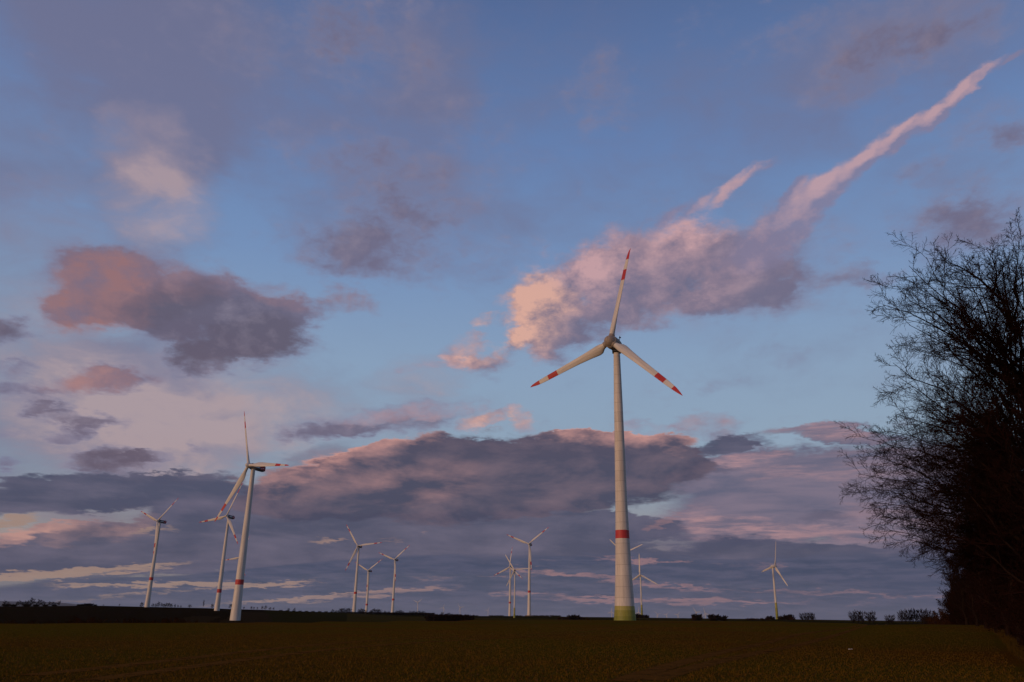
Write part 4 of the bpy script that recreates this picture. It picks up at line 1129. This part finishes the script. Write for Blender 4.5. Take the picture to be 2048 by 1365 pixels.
for px in list(range(662, 870, 8)):
    fbush(px, 1090 if px < 780 else 1050, 1223.5 + (px - 660) * .012, 'dark bush filling the foot of the hedge below the three turbines', 'dark hedge bushes below the three turbines', 0, 2.4)
for px in range(866, 944, 6):
    fbush(px, 420, 1228.6 + abs(px - 900) * .03, 'dark dense bush in the thick hedge end right of the three turbines', 'dark bushes of the thick hedge end', 0, 1.1)
for px in (950, 985, 1000, 1035, 1075, 1090, 1110):
    fbush(px, 2600, 1231.0, 'thin dark hedge bush far behind the centre turbines', 'thin far hedge behind the centre turbines', 0, 6.0)
for px, top in ((1118, 1234.5), (1127, 1234), (1136, 1234), (1144, 1230), (1151, 1229.8), (1158, 1232), (1166, 1234.5), (1176, 1236)):
    fbush(px, 600, top, 'low reddish bush in the patch between the centre turbines and the nearest tower', 'low reddish bushes left of the nearest tower', 0 if px in (1144, 1151) else 1, 1.3)
for px, top in ((1273, 1227), (1278, 1229), (1284, 1230), (1291, 1229.5), (1295, 1231)):
    fbush(px, 1250, top, 'dark bush at the foot of the plain turbine right of the nearest tower', 'bushes round the foot of the plain turbine', 0, 1.0)
fbush(1394, 700, 1228, 'lone round reddish bush on the right horizon with a tiny turbine behind', None, 0, 1.15)
fbush(1387, 690, 1233, 'lower small bush leaning on the left of the lone round bush', None, 1, 1.0)
fbush(1428, 700, 1228.5, 'left and taller one of the paired bushes on the right horizon', None, 0, 1.2)
fbush(1446, 700, 1231, 'right and lower one of the paired bushes on the right horizon', None, 0, 1.2)
for px, top in ((1500, 1236), (1512, 1236.5), (1530, 1235.5)):
    fbush(px, 720, top, 'very low reddish bush left of the lone right turbine', 'very low bushes left of the lone right turbine', 1, 2.6)
for px, top in ((1540, 1232), (1546, 1234), (1561, 1233), (1567, 1231.5)):
    fbush(px, 760, top, 'dark bush beside the foot of the lone right turbine', 'bushes at the foot of the lone right turbine', 0, 1.1)
fbush(1579, 740, 1229, 'spiky bare bush right of the lone right turbine', None, 0, 1.2)
fbush(1585, 735, 1233, 'lower bush tucked right of the spiky bare bush', None, 1, 1.2)
for px, top in ((1604, 1226), (1610, 1225), (1616, 1224.5), (1622, 1225), (1627, 1226)):
    ftree(px, 600, top, 'tree in the small round-topped grove right of the lone turbine', 'small round-topped grove', 3, .8)
for px, top in ((1706, 1223), (1716, 1220.5), (1724, 1221.5)):
    ftree(px, 520, top, 'bare tree in the left clump of the pair of clumps on the right skyline', 'left clump on the right skyline', 3, .95)
for px, top in ((1738, 1223), (1746, 1222)):
    ftree(px, 520, top, 'bare tree in the right clump of the pair of clumps on the right skyline', 'right clump on the right skyline', 3, .95)
for px, top in ((1776, 1230), (1784, 1229)):
    ftree(px, 480, top, 'low bare tree left of the tall grove by the wood', 'low trees left of the tall grove', 3, 1.0)
for px, top in ((1802, 1222), (1810, 1219.5), (1818, 1218), (1826, 1217.5), (1834, 1217), (1842, 1217.5), (1850, 1218), (1858, 1219), (1866, 1222), (1874, 1223)):
    ftree(px, 480, top, 'bare tree in the tall grove left of the dark wood', 'tall grove left of the dark wood', 3 if px % 4 else 0, .75)
fbush(1856, 470, 1234, 'low dark bush under the tall grove', None, 0, 1.3)
fbush(1893, 300, 1217, 'larger rusty-leaved bush against the left side of the dark wood', None, 1, 1.0)
fbush(1908, 295, 1222, 'lower rusty-leaved bush touching the dark wood', None, 1, 1.1)
fbush(1880, 305, 1230, 'smallest rusty bush left of the larger rusty one by the wood', None, 1, 1.2)
for px, d, top in ((152, 170, 1238), (163, 168, 1234), (176, 172, 1234.5), (190, 175, 1237), (246, 170, 1238), (262, 172, 1236), (300, 170, 1239), (324, 172, 1236), (345, 172, 1234.5), (362, 175, 1236), (385, 178, 1239), (20, 172, 1240), (60, 172, 1241), (90, 172, 1242), (125, 172, 1240)):
    fbush(px, d, top, 'rusty brown bush peering over the left edge of the near field', 'rusty bushes along the left edge of the near field', 1, 1.1)

for o in FK + FN + FS:                                     # kinds that were not needed
    if 'label' not in o:
        for c in list(o.children): bpy.data.objects.remove(c)
        bpy.data.objects.remove(o)

# ------------------------------------------------------------------ far blue hills on the left horizon
hv, hf = [], []
hp = np.arange(-500, 420, 12.0)
prof = np.interp(hp, [-500, -200, 0, 60, 100, 130, 160, 200, 260, 330, 420], [1200, 1199, 1203, 1204, 1204.5, 1207, 1210.5, 1214.5, 1213.5, 1215, 1219])
dep = np.array([0.0, 0.35, 0.7, 1.0])
for j, d_ in enumerate((24000, 26500, 30000, 34000)):
    for x, y in zip(hp, prof):
        az = azel(x, 1240)[0]; zt = EYE + ray(x, y + rsg.normal(0, .15))[2] * 30000
        z = (-60, -60 + (zt + 60) * .55, zt, -60)[j]
        hv.append((math.sin(az) * d_, math.cos(az) * d_, z))
n_ = len(hp)
for j in range(3):
    for k in range(n_ - 1): hf.append((j * n_ + k, j * n_ + k + 1, (j + 1) * n_ + k + 1, (j + 1) * n_ + k))
M['far_hill'] = simple('far_hill', (0.010, 0.020, 0.038), (0.014, 0.022, 0.038), 0.0006, 0.95, spec=0.0)  # blue of distant haze put into the base colour, beyond what the air volume gives
tag(mesh_np('hills', hv, hf, M['far_hill'], smooth=True), kind='structure')

# ------------------------------------------------------------------ sprouts and clods of the near field, dry grass by the wood
M['sprout'] = simple('sprout', (0.060, 0.036, 0.003), (0.085, 0.042, 0.006), 0.7, 0.8, spec=0.0)
M['straw'] = simple('straw', (0.058, 0.032, 0.007), (0.030, 0.020, 0.004), 0.9, 0.85, spec=0.0)
M['clod'] = simple('clod', (0.065, 0.025, 0.005), (0.13, 0.058, 0.016), 1.5, 0.95, spec=0.0)


def scatter(N, rmin, rmax, az0, az1, power=1.0):
    r = rmin * (rmax / rmin) ** (rng.random(N) ** power); a = az0 + (az1 - az0) * rng.random(N)
    return a, r


def off_tracks(x, y):
    ok = np.ones(len(x), bool)
    for Q in TRACKS:
        s0 = np.linspace(0, len(Q) - 1, len(Q) * 5)
        for qx, qy in zip(np.interp(s0, np.arange(len(Q)), Q[:, 0]), np.interp(s0, np.arange(len(Q)), Q[:, 1])):
            ok &= (x - qx) ** 2 + (y - qy) ** 2 > 0.45 ** 2
    return ok


def tufts(name, a, r, hmin, hmax, width, m, blades=2, lean=.5):
    x, y = np.sin(a) * r, np.cos(a) * r; z = height(a, r)
    Vs = []
    for b in range(blades):
        N = len(a); th = rng.random(N) * 6.28; h = hmin + (hmax - hmin) * rng.random(N) ** 1.5
        w = width * (0.6 + .8 * rng.random(N)); l = lean * h * (0.3 + rng.random(N)); th2 = th + 1.57 + rng.normal(0, .5, N)
        jx, jy = rng.normal(0, .03, N), rng.normal(0, .03, N)
        p0 = np.stack([x + jx - np.cos(th) * w, y + jy - np.sin(th) * w, z - .01], -1)
        p1 = np.stack([x + jx + np.cos(th) * w, y + jy + np.sin(th) * w, z - .01], -1)
        p2 = np.stack([x + jx + np.cos(th2) * l, y + jy + np.sin(th2) * l, z + h], -1)
        Vs.append(np.stack([p0, p1, p2], 1))
    Vt = np.concatenate(Vs).reshape(-1, 3)
    return mesh_np(name, Vt, np.arange(len(Vt)).reshape(-1, 3), m)


a, r = scatter(100000, 17, 150, R(-38), R(34))
keep = (np.sin(a) * r < edge_x(np.cos(a) * r) - .3) & (r < np.interp(a, _az, _edge) * 0.97)
a, r = a[keep], r[keep]
# sown in rows: pull every sprout towards the nearest row line
dirx, diry = 0.52, 0.854
xx, yy = np.sin(a) * r, np.cos(a) * r
across = xx * diry - yy * dirx; along = xx * dirx + yy * diry
across = np.round(across / 0.30) * 0.30 + rng.normal(0, .085, len(across))
xx, yy = across * diry + along * dirx, -across * dirx + along * diry
keep = off_tracks(xx, yy); xx, yy = xx[keep], yy[keep]
tag(tufts('sprouting_crop', np.arctan2(xx, yy), np.hypot(xx, yy), .03, .085, .014, M['sprout']), 'sparse young crop sprouting in rows on the near field', 'crop', kind='stuff')

# clods: small four-sided lumps
a, r = scatter(45000, 17, 110, R(-38), R(34))
keep = (np.sin(a) * r < edge_x(np.cos(a) * r) - .3) & (r < np.interp(a, _az, _edge) * 0.97)
a, r = a[keep], r[keep]; N = len(a)
c = np.stack([np.sin(a) * r, np.cos(a) * r, height(a, r)], -1); s = (0.018 + 0.05 * rng.random(N) ** 3)[:, None]
th = rng.random(N) * 6.28
ring = [np.stack([np.cos(th + k * 2.094), np.sin(th + k * 2.094), np.full(N, -.25)], -1) * s * (0.7 + .6 * rng.random((N, 1))) for k in range(3)]
tip = np.stack([rng.normal(0, .3, N), rng.normal(0, .3, N), .5 + .4 * rng.random(N)], -1) * s
Vc = np.stack([c + ring[0], c + ring[1], c + ring[2], c + tip], 1).reshape(-1, 3)
base_i = np.arange(N)[:, None] * 4
Fc = np.concatenate([base_i + np.array([[0, 1, 3]]), base_i + np.array([[1, 2, 3]]), base_i + np.array([[2, 0, 3]])])
tag(mesh_np('soil_clods', Vc, Fc, M['clod']), 'loose soil clods strewn over the near field', 'soil', kind='stuff')

# dry grass strip along the foot of the wood
N = 9000
yy = 20 + 150 * rng.random(N) ** 1.6; xx = edge_x(yy) + rng.normal(.95, .25, N)
a, r = np.arctan2(xx, yy), np.hypot(xx, yy)
tag(tufts('dry_grass', a, r, .10, .42, .012, M['straw'], 3, .6), 'strip of dry pale grass along the foot of the wood', 'grass', kind='stuff')

# two small pale stones lying in the field
def stone(px, py, size, label):
    x, y = ground_hit(px, py)
    bm = bmesh.new(); bmesh.ops.create_icosphere(bm, subdivisions=2, radius=size)
    for v in bm.verts: v.co *= 1 + random.uniform(-.18, .18); v.co.z *= .6
    o = obj_bm('pale_stone', bm, M['stone'], None, True); o.location = (x, y, ground_at(x, y) + size * .35)
    tag(o, label, 'stone')
M['stone'] = simple('pale_stone', (0.36, 0.34, 0.32), (0.26, 0.24, 0.22), 12, .8)
stone(1699, 1300, .075, 'small pale stone in the field at right, left one of two')
stone(1703.5, 1299.6, .06, 'small pale stone in the field at right, right one of two')

# ------------------------------------------------------------------ evening air
def haze_build():
    mm = bpy.data.materials.new('evening_air'); mm.use_nodes = True
    t = mm.node_tree
    for n in list(t.nodes): t.nodes.remove(n)
    out = t.nodes.new('ShaderNodeOutputMaterial'); pv = t.nodes.new('ShaderNodeVolumePrincipled')
    pv.inputs['Color'].default_value = (0.72, 0.80, 0.95, 1); pv.inputs['Density'].default_value = HAZE
    t.links.new(pv.outputs[0], out.inputs['Volume'])
    return mm
HAZE = 1.1e-5
bm = box_bm(-36000, 36000, -36000, 36000, -63, 420)
hz = obj_bm('haze', bm, haze_build(), None, False)
tag(hz, kind='stuff')
